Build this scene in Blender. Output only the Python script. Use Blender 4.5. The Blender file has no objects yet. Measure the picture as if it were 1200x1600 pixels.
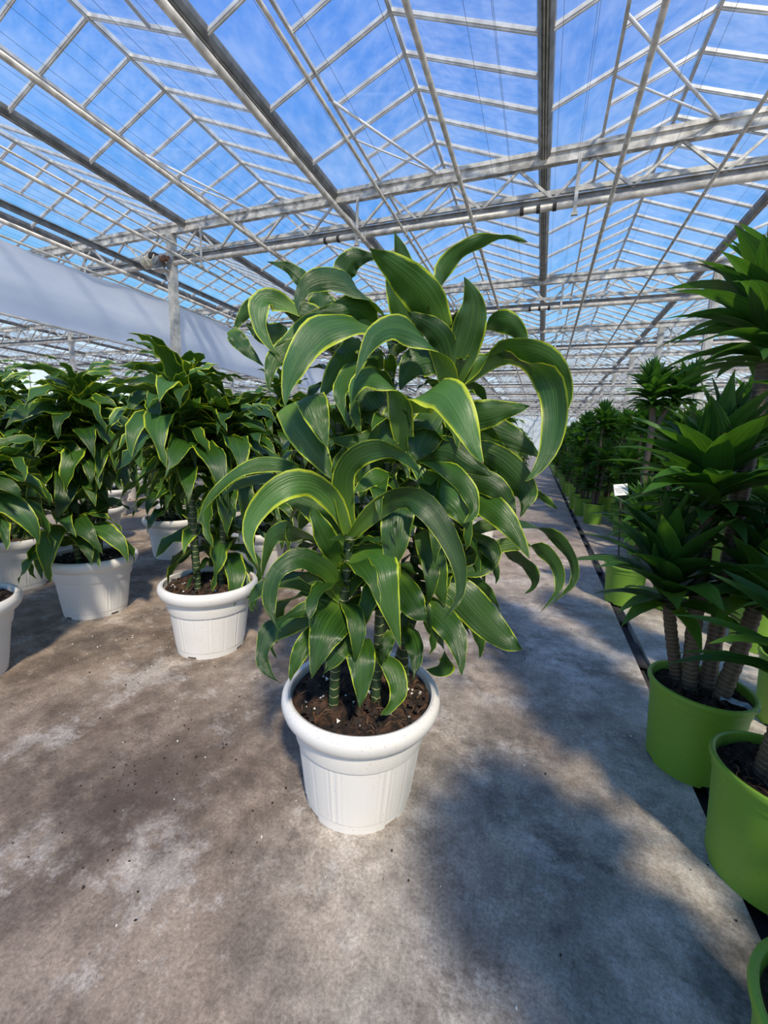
import bpy, math, random
import numpy as np
from mathutils import Vector, Matrix, Euler

random.seed(7)
rng = np.random.default_rng(7)
S = bpy.context.scene
COL = S.collection
PI = math.pi

# ------------------------------------------------------------------ camera
cam_d = bpy.data.cameras.new('camera')
cam_d.sensor_fit = 'VERTICAL'
cam_d.sensor_height = 36.0
cam_d.lens = 635.065 * 36.0 / 1600.0
cam_d.clip_start = 0.02
cam_d.clip_end = 400
cam = bpy.data.objects.new('camera', cam_d)
COL.objects.link(cam)
RIGHT = (0.93332677, 0.35661836, 0.04152689)
UP = (-0.09893882, 0.14428822, 0.98457708)
FWD = (-0.34512643, 0.92304076, -0.16995146)
EYE = 1.15
m = Matrix.Identity(4)
for r in range(3):
    m[r][0] = RIGHT[r]; m[r][1] = UP[r]; m[r][2] = -FWD[r]
m[2][3] = EYE
cam.matrix_world = m
S.camera = cam

# ------------------------------------------------------------------ light
SUN_AZ = (-0.59, 0.807)          # direction in which shadows fall on the floor
SUN_EL = math.radians(49)
sun_d = bpy.data.lights.new('sun', 'SUN')
sun_d.energy = 4.1
sun_d.color = (1.0, 0.88, 0.70)
sun_d.angle = math.radians(4.5)
sun = bpy.data.objects.new('sun', sun_d)
COL.objects.link(sun)
sv = Vector((SUN_AZ[0] * math.cos(SUN_EL), SUN_AZ[1] * math.cos(SUN_EL), -math.sin(SUN_EL)))
sun.rotation_euler = sv.to_track_quat('-Z', 'Y').to_euler()

w = bpy.data.worlds.new('sky')
S.world = w
w.use_nodes = True
nt = w.node_tree
nt.nodes.clear()
def wn(t, **k):
    n = nt.nodes.new(t)
    for a, b in k.items():
        setattr(n, a, b)
    return n
wo = wn('ShaderNodeOutputWorld'); bg = wn('ShaderNodeBackground')
tc = wn('ShaderNodeTexCoord'); sep = wn('ShaderNodeSeparateXYZ'); ramp = wn('ShaderNodeValToRGB')
nt.links.new(tc.outputs['Generated'], sep.inputs[0])
nt.links.new(sep.outputs[2], ramp.inputs[0])
els = ramp.color_ramp.elements
els[0].position = 0.0; els[0].color = (1.05, 1.08, 1.10, 1)
els[1].position = 1.0; els[1].color = (0.09, 0.24, 0.72, 1)
for p, c in ((0.12, (0.80, 0.94, 1.02, 1)), (0.25, (0.24, 0.62, 1.0, 1)), (0.40, (0.13, 0.42, 0.97, 1)), (0.62, (0.105, 0.30, 0.85, 1))):
    e = els.new(p); e.color = c
cl = wn('ShaderNodeTexNoise'); cl.inputs['Scale'].default_value = 3.2; cl.inputs['Detail'].default_value = 7; cl.inputs['Roughness'].default_value = 0.6
mp = wn('ShaderNodeMapping'); mp.inputs['Scale'].default_value = (0.8, 1.0, 2.4); mp.inputs['Location'].default_value = (0.3, 0.1, 0.4)
nt.links.new(tc.outputs['Generated'], mp.inputs[0]); nt.links.new(mp.outputs[0], cl.inputs[0])
cr = wn('ShaderNodeMapRange'); cr.inputs[1].default_value = 0.46; cr.inputs[2].default_value = 0.80; cr.inputs[3].default_value = 0.0; cr.inputs[4].default_value = 0.34
nt.links.new(cl.outputs[0], cr.inputs[0])
mx = wn('ShaderNodeMixRGB'); mx.inputs[2].default_value = (0.80, 0.90, 1.0, 1)
nt.links.new(cr.outputs[0], mx.inputs[0]); nt.links.new(ramp.outputs[0], mx.inputs[1])
nt.links.new(mx.outputs[0], bg.inputs[0])
bg.inputs[1].default_value = 1.08
nt.links.new(bg.outputs[0], wo.inputs[0])

S.view_settings.view_transform = 'Standard'
S.view_settings.look = 'None'
S.view_settings.exposure = 0.0
S.view_settings.gamma = 1.0
S.view_settings.use_curve_mapping = False
S.cycles.use_denoising = True
S.cycles.max_bounces = 8
S.cycles.diffuse_bounces = 4
S.cycles.transparent_max_bounces = 24
S.cycles.sample_clamp_indirect = 6.0

# ------------------------------------------------------------------ materials
def mat(name):
    mt = bpy.data.materials.new(name)
    mt.use_nodes = True
    t = mt.node_tree
    b = t.nodes['Principled BSDF']
    return mt, t, b
def N(t, typ, **k):
    n = t.nodes.new(typ)
    for a, v in k.items():
        setattr(n, a, v)
    return n
def math_node(t, op, a, b=None, c=None, clamp=False):
    n = t.nodes.new('ShaderNodeMath'); n.operation = op; n.use_clamp = clamp
    for i, v in enumerate((a, b, c)):
        if v is None: continue
        if isinstance(v, (int, float)): n.inputs[i].default_value = v
        else: t.links.new(v, n.inputs[i])
    return n.outputs[0]
def sstep(t, v, lo, hi):
    n = t.nodes.new('ShaderNodeMapRange'); n.interpolation_type = 'SMOOTHSTEP'
    t.links.new(v, n.inputs[0]); n.inputs[1].default_value = lo; n.inputs[2].default_value = hi
    return n.outputs[0]
def mixc(t, f, a, b):
    n = t.nodes.new('ShaderNodeMixRGB')
    for i, v in enumerate((f, a, b)):
        if isinstance(v, (int, float)): n.inputs[i].default_value = v
        elif isinstance(v, tuple): n.inputs[i].default_value = (*v, 1) if len(v) == 3 else v
        else: t.links.new(v, n.inputs[i])
    return n.outputs[0]
def noise(t, vec, scale, detail=4, rough=0.55, sc=None):
    n = t.nodes.new('ShaderNodeTexNoise'); n.inputs['Scale'].default_value = scale
    n.inputs['Detail'].default_value = detail; n.inputs['Roughness'].default_value = rough
    if sc is not None:
        mpn = t.nodes.new('ShaderNodeMapping'); mpn.inputs['Scale'].default_value = sc
        t.links.new(vec, mpn.inputs[0]); vec = mpn.outputs[0]
    t.links.new(vec, n.inputs['Vector'])
    return n.outputs[0]
def coords(t, which='Object'):
    return t.nodes.new('ShaderNodeTexCoord').outputs[which]
def bump(t, b, h, strength, dist=0.01):
    n = t.nodes.new('ShaderNodeBump'); n.inputs['Strength'].default_value = strength; n.inputs['Distance'].default_value = dist
    t.links.new(h, n.inputs['Height']); t.links.new(n.outputs[0], b.inputs['Normal'])

def simple(name, col, rough=0.5, metal=0.0, var=0.12, scale=9.0, spec=0.5, bmp=0.0):
    mt, t, b = mat(name)
    o = coords(t)
    f = noise(t, o, scale, 6)
    dark = tuple(c * (1 - var * 2) for c in col); lite = tuple(min(1, c * (1 + var)) for c in col)
    t.links.new(mixc(t, sstep(t, f, 0.3, 0.7), dark, lite), b.inputs['Base Color'])
    b.inputs['Roughness'].default_value = rough; b.inputs['Metallic'].default_value = metal
    b.inputs['Specular IOR Level'].default_value = spec
    if bmp: bump(t, b, noise(t, o, scale * 8, 4), bmp, 0.004)
    return mt

def leaf_material(name, dark, mid, lite, edge, edge_lo, edge_hi, trans, rough, stripe_amt):
    mt, t, b = mat(name)
    uv = coords(t, 'UV'); sp = N(t, 'ShaderNodeSeparateXYZ'); t.links.new(uv, sp.inputs[0])
    u, v = sp.outputs[0], sp.outputs[1]
    inf = N(t, 'ShaderNodeObjectInfo').outputs['Random']
    off = N(t, 'ShaderNodeCombineXYZ'); t.links.new(math_node(t, 'MULTIPLY', inf, 37.0), off.inputs[0]); t.links.new(math_node(t, 'MULTIPLY', inf, 11.0), off.inputs[2])
    add = N(t, 'ShaderNodeVectorMath', operation='ADD'); t.links.new(uv, add.inputs[0]); t.links.new(off.outputs[0], add.inputs[1])
    st = noise(t, add.outputs[0], 1.0, 3, 0.6, (26.0, 0.7, 1.0))
    fine = noise(t, add.outputs[0], 1.0, 2, 0.5, (95.0, 1.2, 1.0))
    au = math_node(t, 'ABSOLUTE', math_node(t, 'MULTIPLY', math_node(t, 'SUBTRACT', u, 0.5), 2.0))
    wob = math_node(t, 'ADD', math_node(t, 'MULTIPLY', math_node(t, 'SUBTRACT', noise(t, add.outputs[0], 1.0, 3, 0.6, (1.6, 5.0, 1.0)), 0.5), 0.42), math_node(t, 'MULTIPLY', math_node(t, 'SUBTRACT', inf, 0.5), 0.10))
    m_edge = sstep(t, math_node(t, 'ADD', au, wob), edge_lo, edge_hi)
    base = mixc(t, math_node(t, 'MULTIPLY', sstep(t, st, 0.48, 0.75), stripe_amt), dark, mid)
    base = mixc(t, math_node(t, 'MULTIPLY', sstep(t, fine, 0.55, 0.8), stripe_amt * 0.5), base, lite)
    midrib = math_node(t, 'MULTIPLY', math_node(t, 'SUBTRACT', 1.0, sstep(t, au, 0.0, 0.07)), 0.35)
    base = mixc(t, midrib, base, mid)
    base = mixc(t, math_node(t, 'MULTIPLY', inf, 0.75), base, mid)
    basemask = math_node(t, 'MULTIPLY', math_node(t, 'SUBTRACT', 1.0, sstep(t, v, 0.0, 0.28)), 0.6)
    base = mixc(t, basemask, base, lite)
    base = mixc(t, m_edge, base, edge)
    tip = sstep(t, math_node(t, 'ADD', v, math_node(t, 'MULTIPLY', inf, 0.02)), 0.985, 1.005)
    base = mixc(t, tip, base, (0.16, 0.09, 0.04))
    t.links.new(base, b.inputs['Base Color'])
    rr = N(t, 'ShaderNodeMapRange'); t.links.new(noise(t, coords(t), 22, 3), rr.inputs[0])
    rr.inputs[3].default_value = rough - 0.08; rr.inputs[4].default_value = rough + 0.12
    t.links.new(rr.outputs[0], b.inputs['Roughness'])
    b.inputs['Specular IOR Level'].default_value = 0.5
    bump(t, b, st, 0.5, 0.006)
    tr = N(t, 'ShaderNodeBsdfTranslucent')
    hs = N(t, 'ShaderNodeMixRGB', blend_type='MULTIPLY'); hs.inputs[0].default_value = 1; t.links.new(base, hs.inputs[1]); hs.inputs[2].default_value = (2.6, 2.4, 0.8, 1)
    t.links.new(hs.outputs[0], tr.inputs[0])
    ms = N(t, 'ShaderNodeMixShader'); ms.inputs[0].default_value = trans
    t.links.new(b.outputs[0], ms.inputs[1]); t.links.new(tr.outputs[0], ms.inputs[2])
    t.links.new(ms.outputs[0], t.nodes['Material Output'].inputs[0])
    return mt

M = {}
M['leaf'] = leaf_material('variegated_leaf', (0.012, 0.044, 0.007), (0.050, 0.135, 0.016), (0.15, 0.28, 0.035), (0.42, 0.53, 0.03), 0.88, 0.98, 0.12, 0.31, 0.95)
M['leaf_pale'] = leaf_material('pale_variegated_leaf', (0.026, 0.085, 0.020), (0.085, 0.20, 0.038), (0.20, 0.35, 0.07), (0.50, 0.59, 0.035), 0.78, 0.96, 0.14, 0.32, 0.95)
M['compact'] = leaf_material('compact_leaf', (0.014, 0.058, 0.014), (0.075, 0.205, 0.028), (0.17, 0.33, 0.05), (0.08, 0.20, 0.04), 0.90, 1.0, 0.28, 0.34, 0.8)

def cane_material(name, c1, c2, per, lo, hi):
    mt, t, b = mat(name)
    uv = coords(t, 'UV'); sp = N(t, 'ShaderNodeSeparateXYZ'); t.links.new(uv, sp.inputs[0])
    wob = math_node(t, 'MULTIPLY', noise(t, coords(t), 60, 2), 0.5)
    fr = math_node(t, 'FRACT', math_node(t, 'ADD', math_node(t, 'MULTIPLY', sp.outputs[1], per), wob))
    f = sstep(t, math_node(t, 'ABSOLUTE', math_node(t, 'SUBTRACT', fr, 0.5)), lo, hi)
    c = mixc(t, noise(t, coords(t), 40, 4), c1, tuple(x * 1.7 for x in c1))
    t.links.new(mixc(t, f, c, c2), b.inputs['Base Color'])
    b.inputs['Roughness'].default_value = 0.55
    bump(t, b, f, 0.6, 0.004)
    return mt
M['cane'] = cane_material('green_cane', (0.022, 0.045, 0.016), (0.34, 0.36, 0.16), 34.0, 0.41, 0.47)
M['cane_brown'] = cane_material('ringed_brown_cane', (0.060, 0.045, 0.032), (0.22, 0.18, 0.12), 60.0, 0.34, 0.47)

def pot_material(name, col, dirt, speck, rough):
    mt, t, b = mat(name)
    o = coords(t)
    c = mixc(t, math_node(t, 'MULTIPLY', sstep(t, noise(t, o, 6, 6, 0.65), 0.45, 0.85), 0.45), col, dirt)
    vo = N(t, 'ShaderNodeTexVoronoi'); vo.inputs['Scale'].default_value = 95; t.links.new(o, vo.inputs['Vector'])
    sp = math_node(t, 'SUBTRACT', 1.0, sstep(t, vo.outputs['Distance'], 0.10, 0.20))
    sp = math_node(t, 'MULTIPLY', sp, sstep(t, noise(t, o, 14, 3), 0.44, 0.58))
    c = mixc(t, math_node(t, 'MULTIPLY', sp, 0.75), c, speck)
    t.links.new(c, b.inputs['Base Color'])
    b.inputs['Roughness'].default_value = rough
    return mt
M['white_pot'] = pot_material('white_plastic', (0.80, 0.785, 0.75), (0.70, 0.66, 0.58), (0.40, 0.30, 0.26), 0.42)
M['green_pot'] = pot_material('green_plastic', (0.19, 0.37, 0.035), (0.16, 0.27, 0.05), (0.10, 0.14, 0.05), 0.45)

def soil_material():
    mt, t, b = mat('potting_soil')
    o = coords(t)
    c = mixc(t, sstep(t, noise(t, o, 26, 8, 0.7), 0.42, 0.66), (0.018, 0.011, 0.007), (0.15, 0.075, 0.042))
    c = mixc(t, math_node(t, 'MULTIPLY', sstep(t, noise(t, o, 9, 4), 0.55, 0.72), 0.6), c, (0.16, 0.095, 0.055))
    t.links.new(c, b.inputs['Base Color']); b.inputs['Roughness'].default_value = 0.95
    bump(t, b, noise(t, o, 70, 6, 0.7), 0.9, 0.02)
    return mt
M['soil'] = soil_material()
M['fibre'] = simple('coir_fibre', (0.20, 0.115, 0.062), 0.9, 0, 0.3, 40)
M['perlite'] = simple('perlite', (0.80, 0.77, 0.70), 0.9, 0, 0.1, 40)
M['crumb'] = simple('soil_crumb', (0.035, 0.024, 0.018), 0.95, 0, 0.3, 60)

def floor_material():
    mt, t, b = mat('worn_concrete')
    o = coords(t); sp = N(t, 'ShaderNodeSeparateXYZ'); t.links.new(o, sp.inputs[0])
    big = noise(t, o, 0.9, 6, 0.6)
    mid_ = noise(t, o, 3.5, 8, 0.65)
    fine = noise(t, o, 110, 8, 0.85)
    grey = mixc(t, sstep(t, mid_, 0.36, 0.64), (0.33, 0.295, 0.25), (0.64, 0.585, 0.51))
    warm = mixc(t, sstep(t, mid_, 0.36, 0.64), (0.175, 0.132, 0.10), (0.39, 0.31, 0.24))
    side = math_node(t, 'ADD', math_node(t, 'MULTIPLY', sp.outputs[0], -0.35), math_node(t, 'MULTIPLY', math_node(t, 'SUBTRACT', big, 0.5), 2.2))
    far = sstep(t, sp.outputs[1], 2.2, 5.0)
    wmask = math_node(t, 'MAXIMUM', sstep(t, side, -0.32, 0.36), math_node(t, 'MULTIPLY', far, 0.85))  # brown and grey concrete; sunlit warm left, shaded grey right painted in
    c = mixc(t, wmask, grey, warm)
    c = mixc(t, math_node(t, 'MULTIPLY', far, 0.6), c, (0.52, 0.42, 0.35))  # far aisle painted paler and warmer, as if sunlit
    eff = sstep(t, noise(t, o, 2.6, 10, 0.8), 0.51, 0.60)
    c = mixc(t, math_node(t, 'MULTIPLY', eff, 0.34), c, (0.80, 0.77, 0.72))
    stain = sstep(t, noise(t, o, 1.9, 9, 0.8, (1.0, 1.3, 1.0)), 0.52, 0.60)
    c = mixc(t, math_node(t, 'MULTIPLY', stain, 0.55), c, (0.12, 0.10, 0.085))
    fm = N(t, 'ShaderNodeMixRGB', blend_type='OVERLAY'); fm.inputs[0].default_value = 0.75
    t.links.new(c, fm.inputs[1])
    fr = N(t, 'ShaderNodeMapRange'); fr.inputs[1].default_value = 0.25; fr.inputs[2].default_value = 0.75; t.links.new(fine, fr.inputs[0]); t.links.new(fr.outputs[0], fm.inputs[2])
    c = fm.outputs[0]
    bl = N(t, 'ShaderNodeMapRange'); bl.inputs[1].default_value = 0.3; bl.inputs[2].default_value = 0.7; bl.inputs[3].default_value = 0.50; bl.inputs[4].default_value = 1.22; t.links.new(noise(t, o, 9, 9, 0.8, (1.0, 0.8, 1.0)), bl.inputs[0])
    bm_ = N(t, 'ShaderNodeMixRGB', blend_type='MULTIPLY'); bm_.inputs[0].default_value = 1.0; t.links.new(c, bm_.inputs[1]); t.links.new(bl.outputs[0], bm_.inputs[2])
    c = bm_.outputs[0]
    # an old patch of trodden-in soil on the floor, and a wet ring beside the pots
    for (px, py, r0, r1, colr, amt) in ((-1.12, 0.86, 0.05, 0.42, (0.075, 0.052, 0.040), 0.75), (0.60, 0.93, 0.04, 0.26, (0.03, 0.03, 0.03), 0.7), (-0.04, 2.30, 0.02, 0.22, (0.06, 0.055, 0.04), 0.6)):
        vd = N(t, 'ShaderNodeVectorMath', operation='DISTANCE'); t.links.new(o, vd.inputs[0]); vd.inputs[1].default_value = (px, py, 0)
        dd = math_node(t, 'ADD', vd.outputs['Value'], math_node(t, 'MULTIPLY', math_node(t, 'SUBTRACT', noise(t, o, 9, 7, 0.75), 0.5), 0.95 * r1 * 2))
        msk = math_node(t, 'SUBTRACT', 1.0, sstep(t, dd, r0, r1))
        c = mixc(t, math_node(t, 'MULTIPLY', msk, amt), c, colr)
    vo = N(t, 'ShaderNodeTexVoronoi'); vo.inputs['Scale'].default_value = 26; t.links.new(o, vo.inputs['Vector'])
    spk = math_node(t, 'MULTIPLY', math_node(t, 'SUBTRACT', 1.0, sstep(t, vo.outputs['Distance'], 0.05, 0.13)), sstep(t, noise(t, o, 5, 3), 0.5, 0.62))
    c = mixc(t, math_node(t, 'MULTIPLY', spk, 0.7), c, (0.05, 0.045, 0.04))
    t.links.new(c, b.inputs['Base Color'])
    rr = N(t, 'ShaderNodeMapRange'); t.links.new(mid_, rr.inputs[0]); rr.inputs[3].default_value = 0.42; rr.inputs[4].default_value = 0.75
    t.links.new(rr.outputs[0], b.inputs['Roughness']); b.inputs['Specular IOR Level'].default_value = 0.35
    bump(t, b, fine, 0.25, 0.006)
    return mt
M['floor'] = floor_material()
M['drain'] = simple('drain_grime', (0.035, 0.033, 0.035), 0.8, 0, 0.3, 8, bmp=0.4)
M['steel'] = simple('galvanised_steel', (0.56, 0.54, 0.50), 0.48, 0.25, 0.18, 6)
M['chord'] = simple('galvanised_chord', (0.60, 0.57, 0.52), 0.45, 0.2, 0.28, 5)
M['bar'] = simple('aluminium_bar', (0.74, 0.72, 0.69), 0.42, 0.3, 0.15, 4)
M['gutter'] = simple('gutter_aluminium', (0.24, 0.24, 0.24), 0.5, 0.35, 0.2, 5)
M['rod'] = simple('white_rod', (0.82, 0.82, 0.84), 0.4, 0.0, 0.05, 5)
M['pipe'] = simple('heating_pipe', (0.57, 0.53, 0.48), 0.42, 0.15, 0.18, 7)
M['wire'] = simple('thin_wire', (0.16, 0.19, 0.24), 0.5, 0.2, 0.1, 5)
M['dark'] = simple('dark_iron', (0.05, 0.045, 0.045), 0.6, 0.3, 0.2, 20)
M['rust'] = simple('rusty_coupling', (0.30, 0.15, 0.09), 0.8, 0.1, 0.35, 30)
M['motor'] = simple('cream_motor', (0.62, 0.57, 0.45), 0.5, 0, 0.2, 20)
M['card'] = simple('white_card', (0.85, 0.85, 0.84), 0.5, 0, 0.03, 20)
M['ink'] = simple('grey_print', (0.25, 0.27, 0.32), 0.6, 0, 0.05, 20)
M['scrap'] = simple('clear_scrap', (0.50, 0.58, 0.62), 0.3, 0, 0.2, 60)

def curtain_material():
    mt, t, b = mat('woven_screen_cloth')
    o = coords(t)
    c = mixc(t, sstep(t, noise(t, o, 1.2, 6, 0.6, (1, 0.35, 1.6)), 0.35, 0.7), (0.68, 0.74, 0.86), (0.78, 0.83, 0.92))
    c = mixc(t, math_node(t, 'MULTIPLY', sstep(t, noise(t, o, 2.5, 6, 0.7), 0.62, 0.75), 0.4), c, (0.45, 0.42, 0.40))
    t.links.new(c, b.inputs['Base Color']); b.inputs['Roughness'].default_value = 0.6
    tr = N(t, 'ShaderNodeBsdfTranslucent'); t.links.new(c, tr.inputs[0])
    ms = N(t, 'ShaderNodeMixShader'); ms.inputs[0].default_value = 0.45
    t.links.new(b.outputs[0], ms.inputs[1]); t.links.new(tr.outputs[0], ms.inputs[2]); t.links.new(ms.outputs[0], t.nodes['Material Output'].inputs[0])
    return mt
M['curtain'] = curtain_material()

def glass_material():
    mt, t, b = mat('greenhouse_glass')
    out = t.nodes['Material Output']
    tp = N(t, 'ShaderNodeBsdfTransparent'); tp.inputs[0].default_value = (0.96, 0.98, 0.985, 1)
    gl = N(t, 'ShaderNodeBsdfGlossy'); gl.inputs['Roughness'].default_value = 0.05
    fz = N(t, 'ShaderNodeFresnel'); fz.inputs[0].default_value = 1.35
    m1 = N(t, 'ShaderNodeMixShader'); t.links.new(math_node(t, 'MULTIPLY', fz.outputs[0], 0.10), m1.inputs[0]); t.links.new(tp.outputs[0], m1.inputs[1]); t.links.new(gl.outputs[0], m1.inputs[2])
    # thin patchy film of dust, strengthened to add white ambient light
    tl = N(t, 'ShaderNodeBsdfTranslucent'); tl.inputs[0].default_value = (0.85, 0.86, 0.88, 1)
    m2 = N(t, 'ShaderNodeMixShader')
    d = math_node(t, 'MULTIPLY', sstep(t, noise(t, coords(t, 'Generated'), 3, 6, 0.65), 0.25, 0.75), 0.11)
    t.links.new(d, m2.inputs[0]); t.links.new(m1.outputs[0], m2.inputs[1]); t.links.new(tl.outputs[0], m2.inputs[2])
    t.links.new(m2.outputs[0], out.inputs[0])
    return mt
M['glass'] = glass_material()
M['panel'] = simple('twin_wall_panel', (0.72, 0.80, 0.84), 0.5, 0, 0.06, 2)

# ------------------------------------------------------------------ helpers
class MB:
    def __init__(s): s.v = []; s.f = []; s.uv = []; s.n = 0
    def add(s, V, F, UV=None):
        V = np.asarray(V, float)
        s.v.append(V); s.f += [tuple(i + s.n for i in f) for f in F]; s.n += len(V)
        s.uv.append(np.asarray(UV, float) if UV is not None else np.zeros((len(V), 2)))
        return s
    def mesh(s, name, mtl, smooth=False, uv=False):
        me = bpy.data.meshes.new(name)
        V = np.vstack(s.v)
        me.from_pydata(V.tolist(), [], s.f)
        if uv:
            UV = np.vstack(s.uv); l = me.uv_layers.new(name='UVMap')
            idx = np.empty(len(me.loops), dtype=np.int32); me.loops.foreach_get('vertex_index', idx)
            l.data.foreach_set('uv', UV[idx].astype(np.float32).ravel())
        me.materials.append(mtl)
        if smooth: me.polygons.foreach_set('use_smooth', np.ones(len(me.polygons), dtype=bool))
        me.update()
        return me
    def box(s, c, d):
        x, y, z = (k / 2 for k in d)
        V = [(c[0] + i * x, c[1] + j * y, c[2] + k * z) for i in (-1, 1) for j in (-1, 1) for k in (-1, 1)]
        return s.add(V, [(0, 1, 3, 2), (4, 6, 7, 5), (0, 4, 5, 1), (2, 3, 7, 6), (0, 2, 6, 4), (1, 5, 7, 3)])
    def beam(s, p, q, wd, ht, upv=(0, 0, 1)):
        p = Vector(p); q = Vector(q); t = (q - p).normalized(); sd = t.cross(Vector(upv))
        if sd.length < 1e-4: sd = t.cross(Vector((0, 1, 0)))
        sd.normalize(); u = sd.cross(t)
        V = [tuple(e + sd * (i * wd / 2) + u * (k * ht / 2)) for e in (p, q) for i, k in ((-1, -1), (1, -1), (1, 1), (-1, 1))]
        return s.add(V, [(0, 3, 2, 1), (4, 5, 6, 7), (0, 1, 5, 4), (1, 2, 6, 5), (2, 3, 7, 6), (3, 0, 4, 7)])
    def tube(s, path, r, n=8, caps=True):
        P = [Vector(p) for p in path]; R = r if isinstance(r, (list, tuple)) else [r] * len(P)
        V = []; UV = []; F = []; prev = None; L = 0.0
        for i, p in enumerate(P):
            t = (P[min(i + 1, len(P) - 1)] - P[max(i - 1, 0)]).normalized()
            if prev is None:
                a = t.cross(Vector((0, 0, 1)))
                if a.length < 1e-3: a = t.cross(Vector((1, 0, 0)))
            else: a = prev - t * prev.dot(t)
            a.normalize(); prev = a; bb = t.cross(a)
            if i: L += (P[i] - P[i - 1]).length
            for k in range(n):
                th = 2 * PI * k / n
                V.append(tuple(p + (a * math.cos(th) + bb * math.sin(th)) * R[i])); UV.append((k / n, L))
        for i in range(len(P) - 1):
            for k in range(n):
                k2 = (k + 1) % n
                F.append((i * n + k, i * n + k2, (i + 1) * n + k2, (i + 1) * n + k))
        if caps: F.append(tuple(range(n))[::-1]); F.append(tuple((len(P) - 1) * n + k for k in range(n)))
        return s.add(V, F, UV)

def obj(name, me, parent=None, loc=None, kind=None):
    o = bpy.data.objects.new(name, me)
    COL.objects.link(o)
    if parent is not None: o.parent = parent
    if loc is not None: o.location = loc
    if kind: o['kind'] = kind
    return o
def thing(name, label, cat, loc=(0, 0, 0), rz=0.0, group=None, me=None):
    o = bpy.data.objects.new(name, me); COL.objects.link(o)
    if me is None: o.empty_display_size = 0.1
    o.location = loc; o.rotation_euler = (0, 0, rz)
    o['label'] = label; o['category'] = cat
    if group: o['group'] = group
    return o
def copy_child(src, parent):
    c = src.copy(); COL.objects.link(c); c.parent = parent
    return c
HERO_CANES = [[[-.518,1.012,.355],[-.501,.998,.572],[-.478,.987,.718],[-.468,.992,.89]],[[-.411,1.095,.355],[-.414,1.108,.54],[-.419,1.121,.845],[-.416,1.122,1.133],[-.416,1.122,1.381],[-.373,1.14,1.451]],[[-.352,1.214,.355],[-.363,1.21,.549],[-.334,1.221,.855],[-.282,1.243,1.1],[-.272,1.247,1.306],[-.288,1.241,1.472]],[[-.472,1.127,.355],[-.502,1.144,.615],[-.571,1.144,1.007],[-.586,1.137,1.316],[-.607,1.128,1.478]],[[-.4,1.201,.355],[-.322,1.262,.65],[-.234,1.328,.801],[-.202,1.342,.997],[-.218,1.335,1.222]]]
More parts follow.
